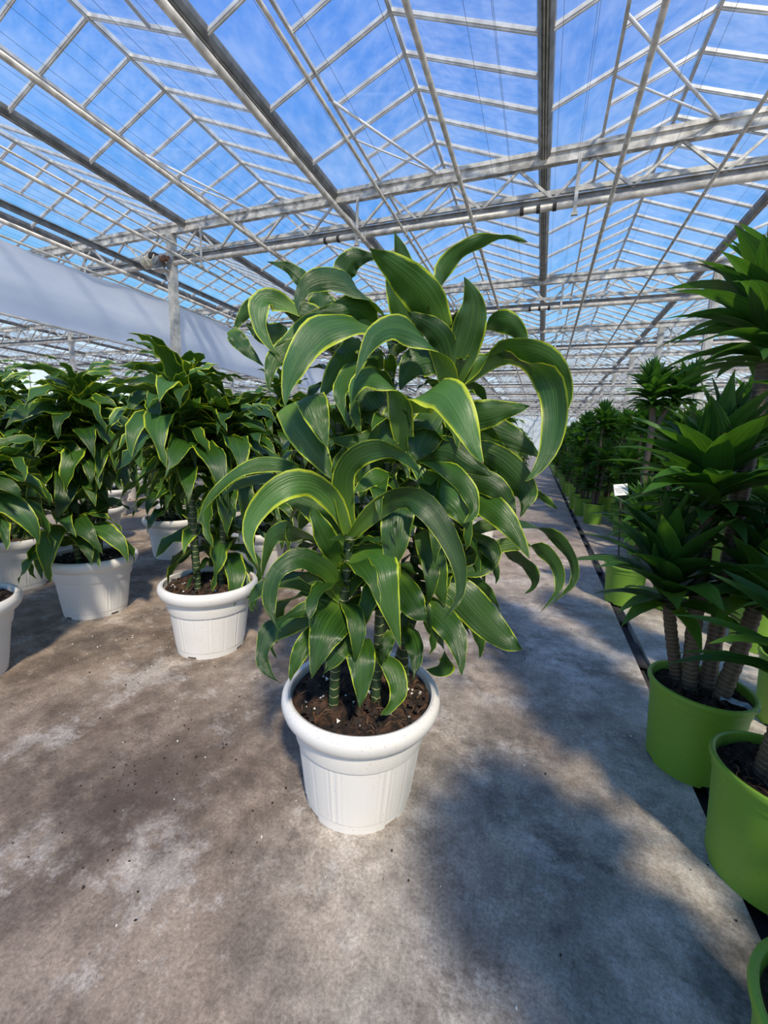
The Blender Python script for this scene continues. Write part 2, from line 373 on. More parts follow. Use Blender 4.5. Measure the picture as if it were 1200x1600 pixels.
HERO_LEAVES = [
(0,.1,.8,[[-.458,.996,.846,-.272,-.715,-.644],[-.408,.973,.849,-.384,-.623,-.682],[-.362,.949,.835,-.72,-.476,-.505],[-.338,.925,.796,-.876,-.377,-.301],[-.307,.911,.721,-.885,-.358,-.297],[-.276,.898,.645,-.891,-.342,-.3]]),
(0,.073,.4,[[-.471,.99,.895,-.937,-.157,-.313],[-.493,.95,.981,-.876,-.184,-.446],[-.523,.906,1.032,-.713,.092,-.695],[-.562,.859,1.04,.268,.009,-.963],[-.6,.815,1.009,.569,.331,-.753],[-.624,.78,.958,.777,.485,-.402],[-.619,.758,.905,.792,.6,.113],[-.584,.747,.852,.726,.585,.362]]),
(0,.063,.6,[[-.468,.992,.9,-.832,-.509,-.222],[-.477,.969,.986,-.772,-.611,-.176],[-.473,.952,1.059,-.5,-.866,.021],[-.437,.949,1.108,-.611,-.177,.771],[-.379,.942,1.131,-.215,-.269,.939],[-.32,.923,1.128,.118,-.303,.946],[-.273,.9,1.104,.357,-.37,.858],[-.236,.872,1.07,.389,-.453,.802]]),
(0,.067,.4,[[-.469,.991,.882,-.667,-.544,.51],[-.405,.987,.961,-.606,-.445,.659],[-.327,.989,1.011,-.241,-.532,.812],[-.265,.984,1.0,.502,.231,.834],[-.206,.978,.941,.781,.272,.563],[-.161,.965,.865,.908,.317,.274],[-.148,.94,.794,.946,.225,-.232],[-.176,.897,.74,.837,.128,-.532]]),
(0,.066,.4,[[-.482,1.007,.849,.594,.547,.589],[-.508,.987,.895,.57,.527,.63],[-.543,.964,.94,.503,.472,.725],[-.58,.944,.973,.333,.361,.871],[-.617,.929,.983,.036,.203,.979],[-.645,.917,.981,-.141,.109,.984]]),
(0,.073,.4,[[-.525,1.022,.815,.146,-.867,.477],[-.591,1.025,.841,.148,-.849,.507],[-.66,1.027,.864,.084,-.62,.78],[-.707,1.038,.864,-.142,-.131,.981],[-.74,1.04,.854,-.53,-.065,.846],[-.76,1.031,.83,-.849,-.313,.425],[-.775,1.025,.773,-.869,-.449,.208],[-.784,1.022,.711,-.836,-.527,.15]]),
(0,.059,.5,[[-.485,.984,.803,.712,.504,.489],[-.49,.948,.847,.667,.547,.506],[-.494,.911,.894,.627,.602,.495],[-.503,.89,.934,.593,.672,.444],[-.517,.884,.965,.558,.731,.392],[-.527,.88,.988,.507,.775,.377]]),
(0,.058,.5,[[-.48,.987,.709,-.721,-.514,-.464],[-.502,.946,.789,-.589,-.52,-.618],[-.534,.902,.832,-.348,-.319,-.881],[-.56,.86,.843,.775,-.394,-.494],[-.587,.821,.815,.918,.112,-.381],[-.588,.795,.758,.961,.265,.083],[-.567,.779,.718,.794,.336,.506],[-.535,.768,.693,.65,.325,.687]]),
(0,.046,.5,[[-.483,.985,.699,-.258,-.722,-.642],[-.521,.944,.761,-.242,-.633,-.735],[-.565,.901,.798,-.567,.596,-.559],[-.602,.861,.798,-.643,.396,.655],[-.632,.833,.774,-.76,.166,.629],[-.653,.818,.747,-.857,.018,.514],[-.66,.808,.727,-.952,-.295,-.079],[-.647,.808,.704,-.78,-.41,-.472]]),
(0,.05,.5,[[-.54,1.015,.687,.083,.767,.636],[-.567,.995,.716,.134,.68,.721],[-.601,.971,.741,.082,.512,.855],[-.636,.947,.751,-.12,.308,.944],[-.669,.926,.747,-.363,.098,.927],[-.699,.907,.73,-.56,-.069,.826],[-.714,.894,.713,-.722,-.245,.647],[-.719,.886,.699,-.788,-.363,.498]]),
(0,.06,.5,[[-.494,.98,.689,.517,-.558,-.649],[-.551,.932,.686,.607,-.548,-.576],[-.597,.888,.669,.478,-.747,.461],[-.622,.852,.643,.926,-.152,-.346],[-.628,.827,.614,.996,.082,-.019],[-.62,.808,.579,.89,.255,.377],[-.593,.798,.551,.551,.351,.757],[-.553,.793,.538,.333,.364,.87]]),
(0,.054,.5,[[-.522,1.023,.648,-.413,.404,.816],[-.559,.998,.641,-.44,.363,.821],[-.602,.971,.628,-.536,.295,.791],[-.638,.946,.607,-.621,.247,.744],[-.664,.928,.59,-.678,.22,.701],[-.679,.915,.577,-.963,-.148,.223],[-.672,.912,.547,-.865,-.351,-.359],[-.654,.913,.518,-.792,-.371,-.485]]),
(0,.101,.6,[[-.478,.987,.69,-.89,-.138,.435],[-.472,.938,.685,-.892,-.154,.424],[-.468,.887,.674,-.895,-.19,.404],[-.467,.851,.654,-.897,-.29,.335],[-.472,.827,.61,-.902,-.355,.244],[-.473,.805,.566,-.903,-.374,.212]]),
(0,.05,.5,[[-.523,.968,.64,-.82,-.003,.573],[-.532,.921,.627,-.834,-.051,.55],[-.538,.875,.609,-.86,-.181,.478],[-.542,.848,.582,-.875,-.321,.363],[-.549,.836,.549,-.883,-.378,.276],[-.551,.827,.525,-.885,-.405,.229]]),
(0,.065,.5,[[-.439,1.004,.623,-.802,.027,.596],[-.444,.967,.618,-.854,.009,.52],[-.45,.93,.606,-.909,-.027,.415],[-.457,.905,.584,-.928,.029,.37],[-.471,.89,.557,-.916,.123,.382],[-.481,.877,.536,-.921,.184,.345]]),
(0,.082,.7,[[-.463,1.015,.572,-.692,-.682,-.236],[-.431,.977,.59,-.733,-.631,-.253],[-.401,.937,.587,-.843,-.516,-.15],[-.383,.91,.549,-.908,-.415,-.054],[-.377,.895,.502,-.928,-.37,.03],[-.373,.879,.466,-.935,-.348,.07]]),
(1,.062,.5,[[-.423,1.097,.511,-.259,-.448,.856],[-.391,1.08,.512,-.35,-.823,.448],[-.357,1.063,.499,-.646,-.664,-.375],[-.329,1.044,.47,-.845,-.417,-.334],[-.315,1.021,.445,-.976,-.199,-.088],[-.316,.997,.426,-.98,.094,.176],[-.326,.967,.416,-.919,.285,.271],[-.337,.938,.416,-.906,.34,.253]]),
(1,.039,.7,[[-.366,1.088,.591,-.955,-.175,.239],[-.365,1.067,.58,-.954,-.178,.241],[-.366,1.045,.562,-.953,-.193,.234],[-.367,1.034,.545,-.954,-.226,.198],[-.37,1.033,.526,-.956,-.242,.163],[-.372,1.032,.513,-.957,-.245,.155]]),
(2,.053,.6,[[-.342,1.153,.589,-.807,-.525,-.271],[-.318,1.12,.58,-.821,-.474,-.319],[-.294,1.086,.565,-.87,-.367,-.329],[-.279,1.06,.545,-.957,-.17,-.235],[-.274,1.04,.516,-.993,-.001,-.116],[-.273,1.019,.493,-.99,.08,-.12]]),
(4,.082,.5,[[-.317,1.163,.675,-.419,-.563,-.713],[-.263,1.143,.66,-.473,-.508,-.72],[-.211,1.121,.635,-.625,-.42,-.659],[-.176,1.097,.606,-.836,-.272,-.476],[-.154,1.071,.563,-.944,-.137,-.3],[-.142,1.042,.526,-.966,-.065,-.252]]),
(4,.073,.6,[[-.286,1.177,.612,.259,.866,.428],[-.259,1.188,.574,.249,.891,.381],[-.233,1.198,.527,-.023,.985,.168],[-.219,1.205,.48,-.705,.708,-.044],[-.219,1.207,.447,-.847,.447,.288],[-.235,1.207,.429,-.471,.586,.659],[-.258,1.204,.422,-.185,.706,.684],[-.281,1.2,.423,-.09,.766,.637]]),
(4,.11,.6,[[-.251,1.213,.733,-.45,-.388,-.805],[-.216,1.209,.715,-.499,-.366,-.785],[-.172,1.209,.684,-.595,-.346,-.726],[-.126,1.21,.641,-.63,-.323,-.706],[-.082,1.21,.603,-.588,-.3,-.751],[-.041,1.208,.575,-.479,-.281,-.832],[-.012,1.202,.566,-.229,-.305,-.924],[.007,1.191,.569,-.045,-.354,-.934]]),
(4,.048,.5,[[-.257,1.243,.722,-.046,.227,-.973],[-.215,1.265,.725,-.15,.179,-.972],[-.168,1.289,.717,-.411,.089,-.907],[-.128,1.308,.691,-.685,.042,-.727],[-.095,1.322,.651,-.824,.044,-.565],[-.072,1.332,.61,-.871,.05,-.489]]),
(4,.054,.5,[[-.255,1.254,.653,-.585,-.146,-.798],[-.201,1.286,.608,-.651,-.102,-.752],[-.153,1.315,.556,-.801,-.072,-.594],[-.134,1.331,.512,-.961,.002,-.278],[-.126,1.343,.464,-.993,.105,-.061],[-.126,1.352,.423,-.98,.193,.046]]),
(1,.082,.6,[[-.37,1.098,.769,-.735,-.393,-.552],[-.338,1.068,.747,-.732,-.395,-.555],[-.304,1.039,.724,-.724,-.401,-.561],[-.278,1.019,.705,-.677,-.427,-.6],[-.257,1.011,.69,-.575,-.458,-.678],[-.239,1.001,.684,-.513,-.477,-.714]]),
(1,.09,.8,[[-.353,1.094,1.01,-.944,-.253,.214],[-.347,1.053,.989,-.946,-.276,.169],[-.34,1.013,.949,-.947,-.307,.093],[-.336,.988,.888,-.95,-.299,.089],[-.34,.978,.834,-.947,-.279,.157],[-.345,.967,.797,-.944,-.267,.195]]),
(2,.079,.6,[[-.313,1.165,.889,-.828,-.335,-.449],[-.288,1.154,.851,-.85,-.326,-.414],[-.263,1.142,.804,-.892,-.306,-.331],[-.247,1.139,.753,-.91,-.3,-.286],[-.233,1.144,.706,-.903,-.302,-.306],[-.222,1.149,.671,-.899,-.303,-.317]]),
(4,.059,.5,[[-.227,1.309,.85,.028,-.257,.966],[-.16,1.322,.851,.206,-.16,.965],[-.119,1.324,.829,.78,-.123,.614],[-.116,1.31,.793,.96,.023,-.279],[-.136,1.278,.767,.651,-.212,-.728],[-.175,1.231,.763,.297,-.342,-.892],[-.218,1.182,.777,.032,-.399,-.917],[-.251,1.137,.801,-.121,-.403,-.907]]),
(4,.052,.5,[[-.226,1.31,.828,-.599,-.299,.742],[-.162,1.331,.888,-.41,-.048,.911],[-.062,1.366,.905,-.265,.764,.588],[.037,1.402,.885,-.441,.682,-.583],[.1,1.416,.84,-.684,.37,-.628],[.136,1.412,.783,-.904,.311,-.294],[.133,1.393,.713,-.855,.441,.273],[.048,1.338,.628,-.752,.487,.444]]),
(4,.056,.5,[[-.202,1.32,.763,-.474,-.208,.856],[-.093,1.35,.83,-.376,-.049,.925],[-.024,1.364,.838,-.057,.972,.225],[.031,1.371,.827,-.405,.378,-.832],[.073,1.374,.795,-.762,.193,-.618],[.095,1.368,.746,-.96,.167,-.223],[.091,1.35,.7,-.924,.264,.278],[.05,1.318,.643,-.847,.272,.456]]),
(4,.059,.5,[[-.215,1.336,.757,-.459,-.171,.872],[-.146,1.365,.798,-.364,.032,.931],[-.086,1.391,.805,-.402,.909,-.114],[-.041,1.41,.78,-.617,.463,-.636],[-.0,1.426,.748,-.747,.331,-.576],[.023,1.436,.713,-.932,.254,-.259],[.021,1.436,.679,-.885,.333,.324],[-.003,1.426,.654,-.739,.4,.542]]),
(4,.082,.5,[[-.2,1.267,.995,-.333,-.314,-.889],[-.158,1.241,.988,-.399,-.247,-.883],[-.111,1.217,.968,-.568,-.149,-.809],[-.068,1.199,.933,-.714,-.069,-.697],[-.028,1.185,.887,-.78,-.014,-.626],[.001,1.167,.847,-.794,.027,-.607]]),
(4,.046,.5,[[-.196,1.377,.983,-.314,.594,-.74],[-.135,1.418,.99,-.293,.563,-.773],[-.072,1.46,.997,-.311,.516,-.798],[-.032,1.492,.998,-.389,.444,-.807],[.001,1.514,.991,-.5,.38,-.778],[.029,1.526,.975,-.608,.329,-.722],[.059,1.538,.954,-.661,.279,-.696],[.083,1.548,.934,-.684,.232,-.692]]),
(2,.092,.6,[[-.2,1.267,1.133,-.185,.341,-.922],[-.162,1.274,1.128,-.327,.219,-.919],[-.117,1.283,1.107,-.546,.152,-.824],[-.075,1.291,1.073,-.692,.141,-.708],[-.038,1.296,1.033,-.805,.137,-.578],[-.025,1.289,1.004,-.955,.187,-.231],[-.029,1.275,.976,-.949,.309,.06],[-.039,1.258,.946,-.919,.377,.114]]),
(4,.093,.6,[[-.208,1.274,1.219,-.334,.024,-.942],[-.178,1.287,1.209,-.339,.023,-.941],[-.136,1.305,1.194,-.344,.017,-.939],[-.085,1.32,1.175,-.415,-.002,-.91],[-.035,1.327,1.148,-.52,-.016,-.854],[.004,1.331,1.121,-.564,-.018,-.825]]),
(2,.087,.7,[[-.229,1.222,1.234,.012,.124,-.992],[-.202,1.207,1.233,.077,.161,-.984],[-.165,1.197,1.235,.155,.2,-.967],[-.123,1.199,1.244,.172,.248,-.953],[-.078,1.214,1.255,.155,.294,-.943],[-.04,1.225,1.265,.146,.343,-.928]]),
(2,.075,.6,[[-.26,1.242,1.062,-.093,-.039,-.995],[-.223,1.235,1.059,-.13,-.008,-.991],[-.178,1.233,1.051,-.205,.021,-.978],[-.131,1.23,1.039,-.362,.031,-.932],[-.098,1.229,1.02,-.64,.043,-.767],[-.076,1.229,.993,-.798,.05,-.601],[-.059,1.227,.969,-.83,.056,-.555],[-.048,1.222,.951,-.847,.064,-.527]]),
(1,.097,.7,[[-.323,1.107,1.233,-.913,-.401,-.074],[-.308,1.066,1.269,-.841,-.538,.052],[-.273,1.034,1.285,-.287,-.418,-.862],[-.229,1.007,1.272,-.607,-.155,-.78],[-.193,.983,1.233,-.82,-.129,-.557],[-.164,.964,1.187,-.867,-.124,-.482],[-.138,.944,1.142,-.867,-.123,-.483],[-.116,.922,1.111,-.856,-.126,-.501]]),
(1,.077,.6,[[-.347,1.151,1.108,.387,-.151,-.91],[-.298,1.137,1.132,.236,-.043,-.971],[-.24,1.126,1.135,-.231,.044,-.972],[-.185,1.123,1.104,-.463,.099,-.881],[-.142,1.124,1.083,-.394,.171,-.903],[-.113,1.119,1.072,-.318,.235,-.918]]),
(1,.053,.5,[[-.35,1.128,1.108,-.105,-.856,.506],[-.287,1.117,1.103,.45,-.837,-.189],[-.229,1.104,1.082,-.503,-.172,-.847],[-.186,1.085,1.05,-.68,.011,-.733],[-.158,1.069,1.015,-.814,.115,-.569],[-.147,1.055,.988,-.948,.213,-.235],[-.153,1.034,.965,-.923,.366,.117],[-.171,1.008,.947,-.869,.449,.208]]),
(2,.106,.8,[[-.321,1.14,1.045,-.416,-.36,-.835],[-.276,1.115,1.033,-.455,-.345,-.821],[-.231,1.091,1.015,-.547,-.303,-.781],[-.196,1.08,.991,-.721,-.24,-.65],[-.175,1.08,.958,-.868,-.22,-.445],[-.163,1.076,.927,-.916,-.208,-.343]]),
(2,.09,.3,[[-.25,1.246,1.328,-.352,-.685,.638],[-.143,1.263,1.405,-.165,-.57,.805],[-.058,1.271,1.385,-.027,-.958,-.285],[.002,1.268,1.337,.755,-.397,.521],[.028,1.256,1.248,.947,-.282,.156],[.022,1.234,1.155,.972,-.192,-.135],[-.004,1.205,1.089,.896,-.143,-.42],[-.033,1.174,1.06,.771,-.127,-.624]]),
(2,.079,.4,[[-.26,1.209,1.309,-.751,.086,.655],[-.206,1.219,1.37,-.67,.135,.73],[-.145,1.233,1.41,-.137,.963,-.234],[-.077,1.249,1.415,-.245,.545,-.802],[-.008,1.271,1.395,-.558,.461,-.69],[.039,1.291,1.349,-.824,.407,-.393],[.055,1.298,1.289,-.904,.427,-.031],[.044,1.293,1.219,-.865,.491,.106]]),
(2,.074,.5,[[-.231,1.308,1.44,-.909,.236,.343],[-.211,1.323,1.482,-.853,.375,.363],[-.183,1.34,1.518,-.175,.85,-.497],[-.15,1.361,1.526,-.262,.452,-.852],[-.12,1.376,1.518,-.574,.291,-.766],[-.095,1.387,1.495,-.772,.226,-.595],[-.08,1.393,1.472,-.877,.207,-.434],[-.072,1.396,1.453,-.918,.214,-.333]]),
(2,.093,.35,[[-.259,1.188,1.302,.94,.228,-.252],[-.242,1.176,1.356,.942,.225,-.248],[-.224,1.165,1.414,.944,.23,-.235],[-.211,1.152,1.458,.956,.227,-.185],[-.204,1.143,1.493,.981,.184,-.062],[-.204,1.137,1.521,.973,.105,.205],[-.214,1.126,1.55,.909,.023,.416],[-.226,1.115,1.572,.873,-.015,.487]]),
(2,.057,.7,[[-.31,1.231,1.497,-.681,.729,-.068],[-.322,1.226,1.563,-.023,1.0,.009],[-.313,1.23,1.628,.483,.829,-.283],[-.283,1.243,1.678,.259,.797,-.546],[-.241,1.26,1.707,-.001,.809,-.587],[-.198,1.279,1.727,-.202,.83,-.52],[-.146,1.3,1.733,-.358,.848,-.392],[-.093,1.323,1.726,-.402,.879,-.256]]),
(2,.1,.6,[[-.283,1.156,1.454,.84,.141,.524],[-.294,1.126,1.481,.824,.114,.554],[-.312,1.094,1.511,.771,.052,.635],[-.333,1.06,1.534,.701,-.013,.713],[-.355,1.026,1.552,.651,-.06,.757],[-.377,.993,1.566,.617,-.093,.781],[-.397,.959,1.577,.602,-.109,.791],[-.41,.929,1.582,.595,-.118,.795]]),
(1,.076,.7,[[-.366,1.208,1.468,.96,.215,.179],[-.374,1.205,1.515,.946,.241,.217],[-.387,1.199,1.574,.921,.258,.292],[-.406,1.187,1.633,.894,.274,.355],[-.424,1.171,1.686,.872,.294,.392],[-.437,1.156,1.725,.852,.318,.415]]),
(1,.065,.6,[[-.346,1.151,1.411,.858,.156,.49],[-.367,1.133,1.454,.856,.198,.478],[-.39,1.115,1.504,.865,.251,.435],[-.405,1.1,1.549,.877,.313,.363],[-.416,1.087,1.593,.879,.372,.298],[-.422,1.076,1.627,.868,.416,.272]]),
(1,.067,.6,[[-.419,1.099,1.476,-.508,.854,.116],[-.45,1.061,1.506,-.535,.835,.131],[-.481,1.023,1.534,-.35,.813,.465],[-.513,.985,1.546,.034,.03,.999],[-.546,.949,1.539,-.293,-.223,.93],[-.571,.92,1.512,-.659,-.41,.631],[-.578,.899,1.473,-.853,-.49,.179],[-.567,.885,1.435,-.87,-.489,-.068]]),
(1,.08,.6,[[-.463,1.102,1.446,.616,.483,.622],[-.467,1.082,1.467,.631,.401,.664],[-.475,1.06,1.484,.527,.194,.827],[-.486,1.037,1.489,.26,-.107,.96],[-.5,1.015,1.486,.016,-.31,.951],[-.519,.995,1.476,-.017,-.329,.944],[-.546,.971,1.47,.053,-.282,.958],[-.571,.948,1.465,.071,-.269,.96]]),
(1,.09,.3,[[-.439,1.069,1.437,-.864,.19,-.467],[-.455,1.025,1.447,-.778,.414,.473],[-.488,.974,1.44,-.571,.128,.811],[-.521,.923,1.417,-.698,-.146,.701],[-.542,.877,1.366,-.81,-.331,.483],[-.548,.837,1.313,-.831,-.447,.33],[-.543,.802,1.263,-.813,-.546,.201],[-.527,.771,1.218,-.774,-.616,.148]]),
(1,.066,.4,[[-.464,1.08,1.457,.026,.211,.977],[-.482,1.06,1.462,.038,.164,.986],[-.509,1.036,1.467,-.012,.082,.997],[-.54,1.011,1.466,-.171,-.038,.985],[-.569,.983,1.454,-.35,-.173,.921],[-.597,.953,1.433,-.47,-.282,.836],[-.622,.924,1.404,-.557,-.375,.741],[-.64,.898,1.373,-.584,-.43,.688]]),
(3,.06,.5,[[-.601,1.044,1.431,-.439,-.117,.891],[-.625,1.015,1.415,-.453,-.136,.881],[-.65,.986,1.396,-.535,-.179,.826],[-.663,.962,1.379,-.666,-.285,.689],[-.673,.943,1.357,-.764,-.388,.516],[-.678,.928,1.331,-.843,-.462,.275],[-.677,.916,1.298,-.865,-.495,.078],[-.671,.906,1.268,-.863,-.506,.003]]),
(3,.06,.4,[[-.661,1.041,1.492,-.092,-.397,-.913],[-.695,1.008,1.509,-.088,-.246,-.965],[-.72,.979,1.513,-.112,.307,-.945],[-.729,.956,1.497,.97,.138,-.202],[-.725,.942,1.463,.94,.322,.108],[-.713,.935,1.424,.857,.354,.374],[-.688,.933,1.386,.715,.351,.605],[-.654,.935,1.355,.615,.38,.691]]),
(3,.045,.6,[[-.76,1.031,1.529,-.019,-.447,.894],[-.778,1.024,1.525,-.121,-.479,.869],[-.8,1.015,1.515,-.307,-.545,.78],[-.82,1.006,1.496,-.494,-.615,.615],[-.84,.998,1.466,-.59,-.65,.48],[-.854,.992,1.435,-.617,-.66,.428]]),
(3,.082,.6,[[-.611,1.061,1.444,.822,.227,.522],[-.622,1.057,1.463,.755,.184,.63],[-.64,1.049,1.481,.577,.071,.813],[-.664,1.039,1.494,.46,-.001,.888],[-.698,1.025,1.512,.457,-.002,.889],[-.729,1.012,1.528,.456,-.003,.89]]),
(3,.068,.6,[[-.705,1.044,1.436,.049,-.165,.985],[-.722,1.036,1.435,.07,-.153,.986],[-.746,1.027,1.436,.109,-.13,.986],[-.771,1.016,1.438,.275,-.025,.961],[-.795,1.006,1.449,.484,.115,.868],[-.814,.998,1.464,.562,.171,.809]]),
(3,.048,.6,[[-.84,.965,1.44,-.683,-.355,-.639],[-.827,.962,1.427,-.676,-.353,-.647],[-.809,.961,1.41,-.664,-.348,-.662],[-.787,.961,1.389,-.631,-.329,-.703],[-.759,.965,1.363,-.597,-.31,-.74],[-.731,.968,1.341,-.585,-.303,-.752]]),
(3,.05,.6,[[-.625,1.121,1.503,.836,.103,.538],[-.651,1.116,1.546,.825,.098,.557],[-.679,1.11,1.586,.777,.07,.625],[-.7,1.108,1.607,.678,.019,.735],[-.72,1.103,1.624,.614,-.003,.79],[-.74,1.094,1.638,.451,-.102,.887],[-.769,1.082,1.646,.286,-.206,.936],[-.795,1.071,1.65,.228,-.242,.943]]),
(3,.068,.7,[[-.557,1.128,1.544,-.763,.634,-.124],[-.566,1.124,1.581,-.452,.892,-.013],[-.569,1.123,1.618,.523,.845,-.115],[-.558,1.127,1.641,.485,.685,-.544],[-.544,1.133,1.655,.212,.591,-.778],[-.526,1.141,1.66,-.059,.506,-.861],[-.503,1.15,1.662,-.173,.484,-.858],[-.481,1.159,1.661,-.22,.488,-.845]]),
(3,.103,.7,[[-.613,1.093,1.469,.883,.435,.178],[-.618,1.095,1.488,.882,.435,.179],[-.624,1.097,1.514,.881,.435,.187],[-.629,1.097,1.539,.879,.432,.201],[-.634,1.095,1.564,.878,.43,.209],[-.638,1.094,1.582,.878,.43,.21]]),
(2,.076,.6,[[-.253,1.158,1.305,-.973,-.067,-.22],[-.263,1.119,1.363,-.946,.11,-.304],[-.294,1.072,1.403,-.382,.675,.631],[-.333,1.022,1.425,-.048,.221,.974],[-.367,.972,1.422,-.354,-.126,.927],[-.389,.926,1.391,-.701,-.343,.625],[-.397,.885,1.34,-.838,-.41,.359],[-.397,.848,1.284,-.871,-.414,.263]]),
(2,.068,.6,[[-.261,1.176,1.336,.96,.246,.134],[-.263,1.163,1.372,.953,.223,.205],[-.27,1.147,1.41,.897,.168,.408],[-.285,1.129,1.437,.761,.065,.645],[-.305,1.11,1.455,.601,-.045,.798],[-.326,1.091,1.465,.519,-.096,.849],[-.343,1.075,1.475,.536,-.086,.84],[-.355,1.061,1.481,.538,-.085,.838]]),
(1,.071,.7,[[-.358,1.114,1.126,-.964,-.222,-.148],[-.362,1.084,1.193,-.966,-.221,-.133],[-.363,1.056,1.255,-.971,-.101,-.216],[-.378,1.022,1.295,-.571,.644,.51],[-.403,.978,1.308,-.154,.075,.985],[-.423,.933,1.294,-.55,-.327,.768],[-.425,.895,1.257,-.751,-.522,.404],[-.415,.862,1.216,-.769,-.572,.286]]),
(1,.048,.5,[[-.473,1.065,1.372,-.928,-.007,.373],[-.481,1.034,1.352,-.916,-.056,.398],[-.489,1.003,1.327,-.924,-.159,.348],[-.49,.974,1.3,-.94,-.26,.22],[-.487,.952,1.275,-.94,-.335,.06],[-.48,.937,1.251,-.9,-.392,-.193],[-.462,.926,1.213,-.85,-.414,-.326],[-.442,.916,1.178,-.827,-.435,-.357]]),
(3,.028,.7,[[-.489,1.037,1.259,-.914,-.367,-.172],[-.479,1.019,1.242,-.914,-.368,-.174],[-.468,1.002,1.221,-.904,-.375,-.204],[-.459,.995,1.201,-.88,-.387,-.276],[-.453,.998,1.18,-.865,-.384,-.322],[-.448,1.0,1.165,-.863,-.382,-.332]]),
(3,.08,.7,[[-.565,1.005,1.213,-.76,-.362,-.54],[-.576,.979,1.246,-.759,-.344,-.553],[-.579,.956,1.262,-.917,-.344,-.204],[-.56,.942,1.239,-.818,-.453,-.354],[-.544,.933,1.21,-.828,-.455,-.329],[-.53,.93,1.18,-.823,-.455,-.34],[-.516,.926,1.151,-.807,-.453,-.379],[-.503,.923,1.129,-.8,-.452,-.394]]),
(3,.088,.7,[[-.69,1.007,1.237,-.696,-.438,-.568],[-.654,.996,1.202,-.693,-.437,-.573],[-.612,.987,1.158,-.687,-.433,-.583],[-.573,.986,1.114,-.7,-.434,-.568],[-.545,.99,1.073,-.729,-.441,-.523],[-.524,.99,1.041,-.744,-.444,-.499]]),
(3,.046,.6,[[-.586,1.05,.995,-.729,.492,-.468],[-.614,1.02,1.036,-.665,.69,-.276],[-.646,.988,1.066,-.022,.538,.843],[-.693,.95,1.078,-.245,.289,.925],[-.746,.909,1.064,-.521,.069,.851],[-.792,.871,1.024,-.737,-.121,.665],[-.825,.838,.964,-.86,-.262,.438],[-.842,.812,.891,-.892,-.317,.323]]),
(3,.042,.5,[[-.595,1.047,.956,.062,.748,.661],[-.616,1.031,.976,.088,.705,.703],[-.651,1.011,.999,.092,.65,.754],[-.697,.985,1.025,-.017,.553,.833],[-.744,.959,1.032,-.274,.363,.891],[-.788,.934,1.018,-.525,.162,.836],[-.819,.915,.993,-.722,-.025,.691],[-.836,.902,.967,-.796,-.129,.591]]),
(0,.058,.6,[[-.508,1.029,.994,.907,.403,.119],[-.507,1.016,1.023,.906,.409,.111],[-.505,1.004,1.061,.906,.42,.048],[-.501,.995,1.092,.896,.432,-.1],[-.492,.99,1.119,.878,.435,-.2],[-.485,.984,1.138,.872,.437,-.221]]),
(1,.051,.6,[[-.418,1.089,1.186,-.549,-.233,.803],[-.439,1.058,1.162,-.476,-.214,.853],[-.462,1.026,1.146,-.268,-.089,.959],[-.48,1.004,1.146,-.008,.068,.998],[-.505,.984,1.148,.057,.071,.996],[-.527,.967,1.151,.095,.054,.994]]),
(1,.054,.6,[[-.356,1.114,1.004,-.584,.685,.435],[-.374,1.076,1.039,-.315,.652,.69],[-.396,1.037,1.059,-.31,.285,.907],[-.42,1.003,1.046,-.643,.049,.765],[-.437,.978,1.028,-.8,-.015,.6],[-.446,.957,1.011,-.881,-.034,.472]]),
(1,.093,.6,[[-.364,1.143,1.28,-.854,-.329,.402],[-.371,1.123,1.25,-.844,-.321,.43],[-.384,1.101,1.21,-.821,-.306,.481],[-.404,1.079,1.164,-.82,-.308,.482],[-.42,1.064,1.125,-.843,-.323,.43],[-.428,1.052,1.097,-.854,-.333,.4]]),
(2,.104,.7,[[-.278,1.18,1.248,-.847,-.158,.507],[-.288,1.15,1.222,-.86,-.175,.479],[-.299,1.119,1.188,-.884,-.208,.418],[-.31,1.097,1.148,-.909,-.24,.341],[-.316,1.086,1.12,-.936,-.267,.229],[-.316,1.077,1.103,-.946,-.29,.143]]),
(3,.094,.7,[[-.508,1.105,1.311,-.756,-.28,-.592],[-.482,1.098,1.28,-.755,-.278,-.594],[-.453,1.093,1.246,-.751,-.276,-.599],[-.427,1.091,1.215,-.781,-.279,-.559],[-.401,1.093,1.174,-.816,-.287,-.502],[-.379,1.094,1.134,-.827,-.29,-.481]]),
(2,.093,.7,[[-.291,1.196,1.392,-.284,.121,.951],[-.31,1.17,1.389,-.306,.029,.952],[-.333,1.144,1.38,-.427,-.127,.895],[-.354,1.122,1.362,-.678,-.29,.676],[-.369,1.107,1.328,-.837,-.359,.413],[-.377,1.095,1.291,-.873,-.374,.315]]),
(3,.081,.7,[[-.512,1.103,1.432,-.762,-.496,.417],[-.515,1.08,1.399,-.742,-.481,.468],[-.524,1.054,1.361,-.687,-.444,.576],[-.543,1.032,1.328,-.677,-.445,.586],[-.561,1.015,1.29,-.726,-.473,.5],[-.574,1.001,1.255,-.743,-.483,.463]]),
(1,.077,.6,[[-.398,1.151,1.134,-.624,-.053,.78],[-.422,1.123,1.113,-.65,-.085,.755],[-.446,1.096,1.087,-.719,-.161,.676],[-.461,1.077,1.061,-.864,-.32,.389],[-.467,1.066,1.015,-.914,-.388,.119],[-.465,1.058,.967,-.915,-.402,.032]]),
(1,.083,.7,[[-.447,1.141,1.386,-.234,.104,.967],[-.461,1.122,1.385,-.271,-.028,.962],[-.478,1.102,1.376,-.429,-.24,.871],[-.496,1.088,1.358,-.652,-.396,.647],[-.509,1.083,1.333,-.799,-.448,.402],[-.516,1.08,1.307,-.839,-.457,.294]])]
HERO_PALE = [1, 37, 41, 51, 52, 54, 62, 64]

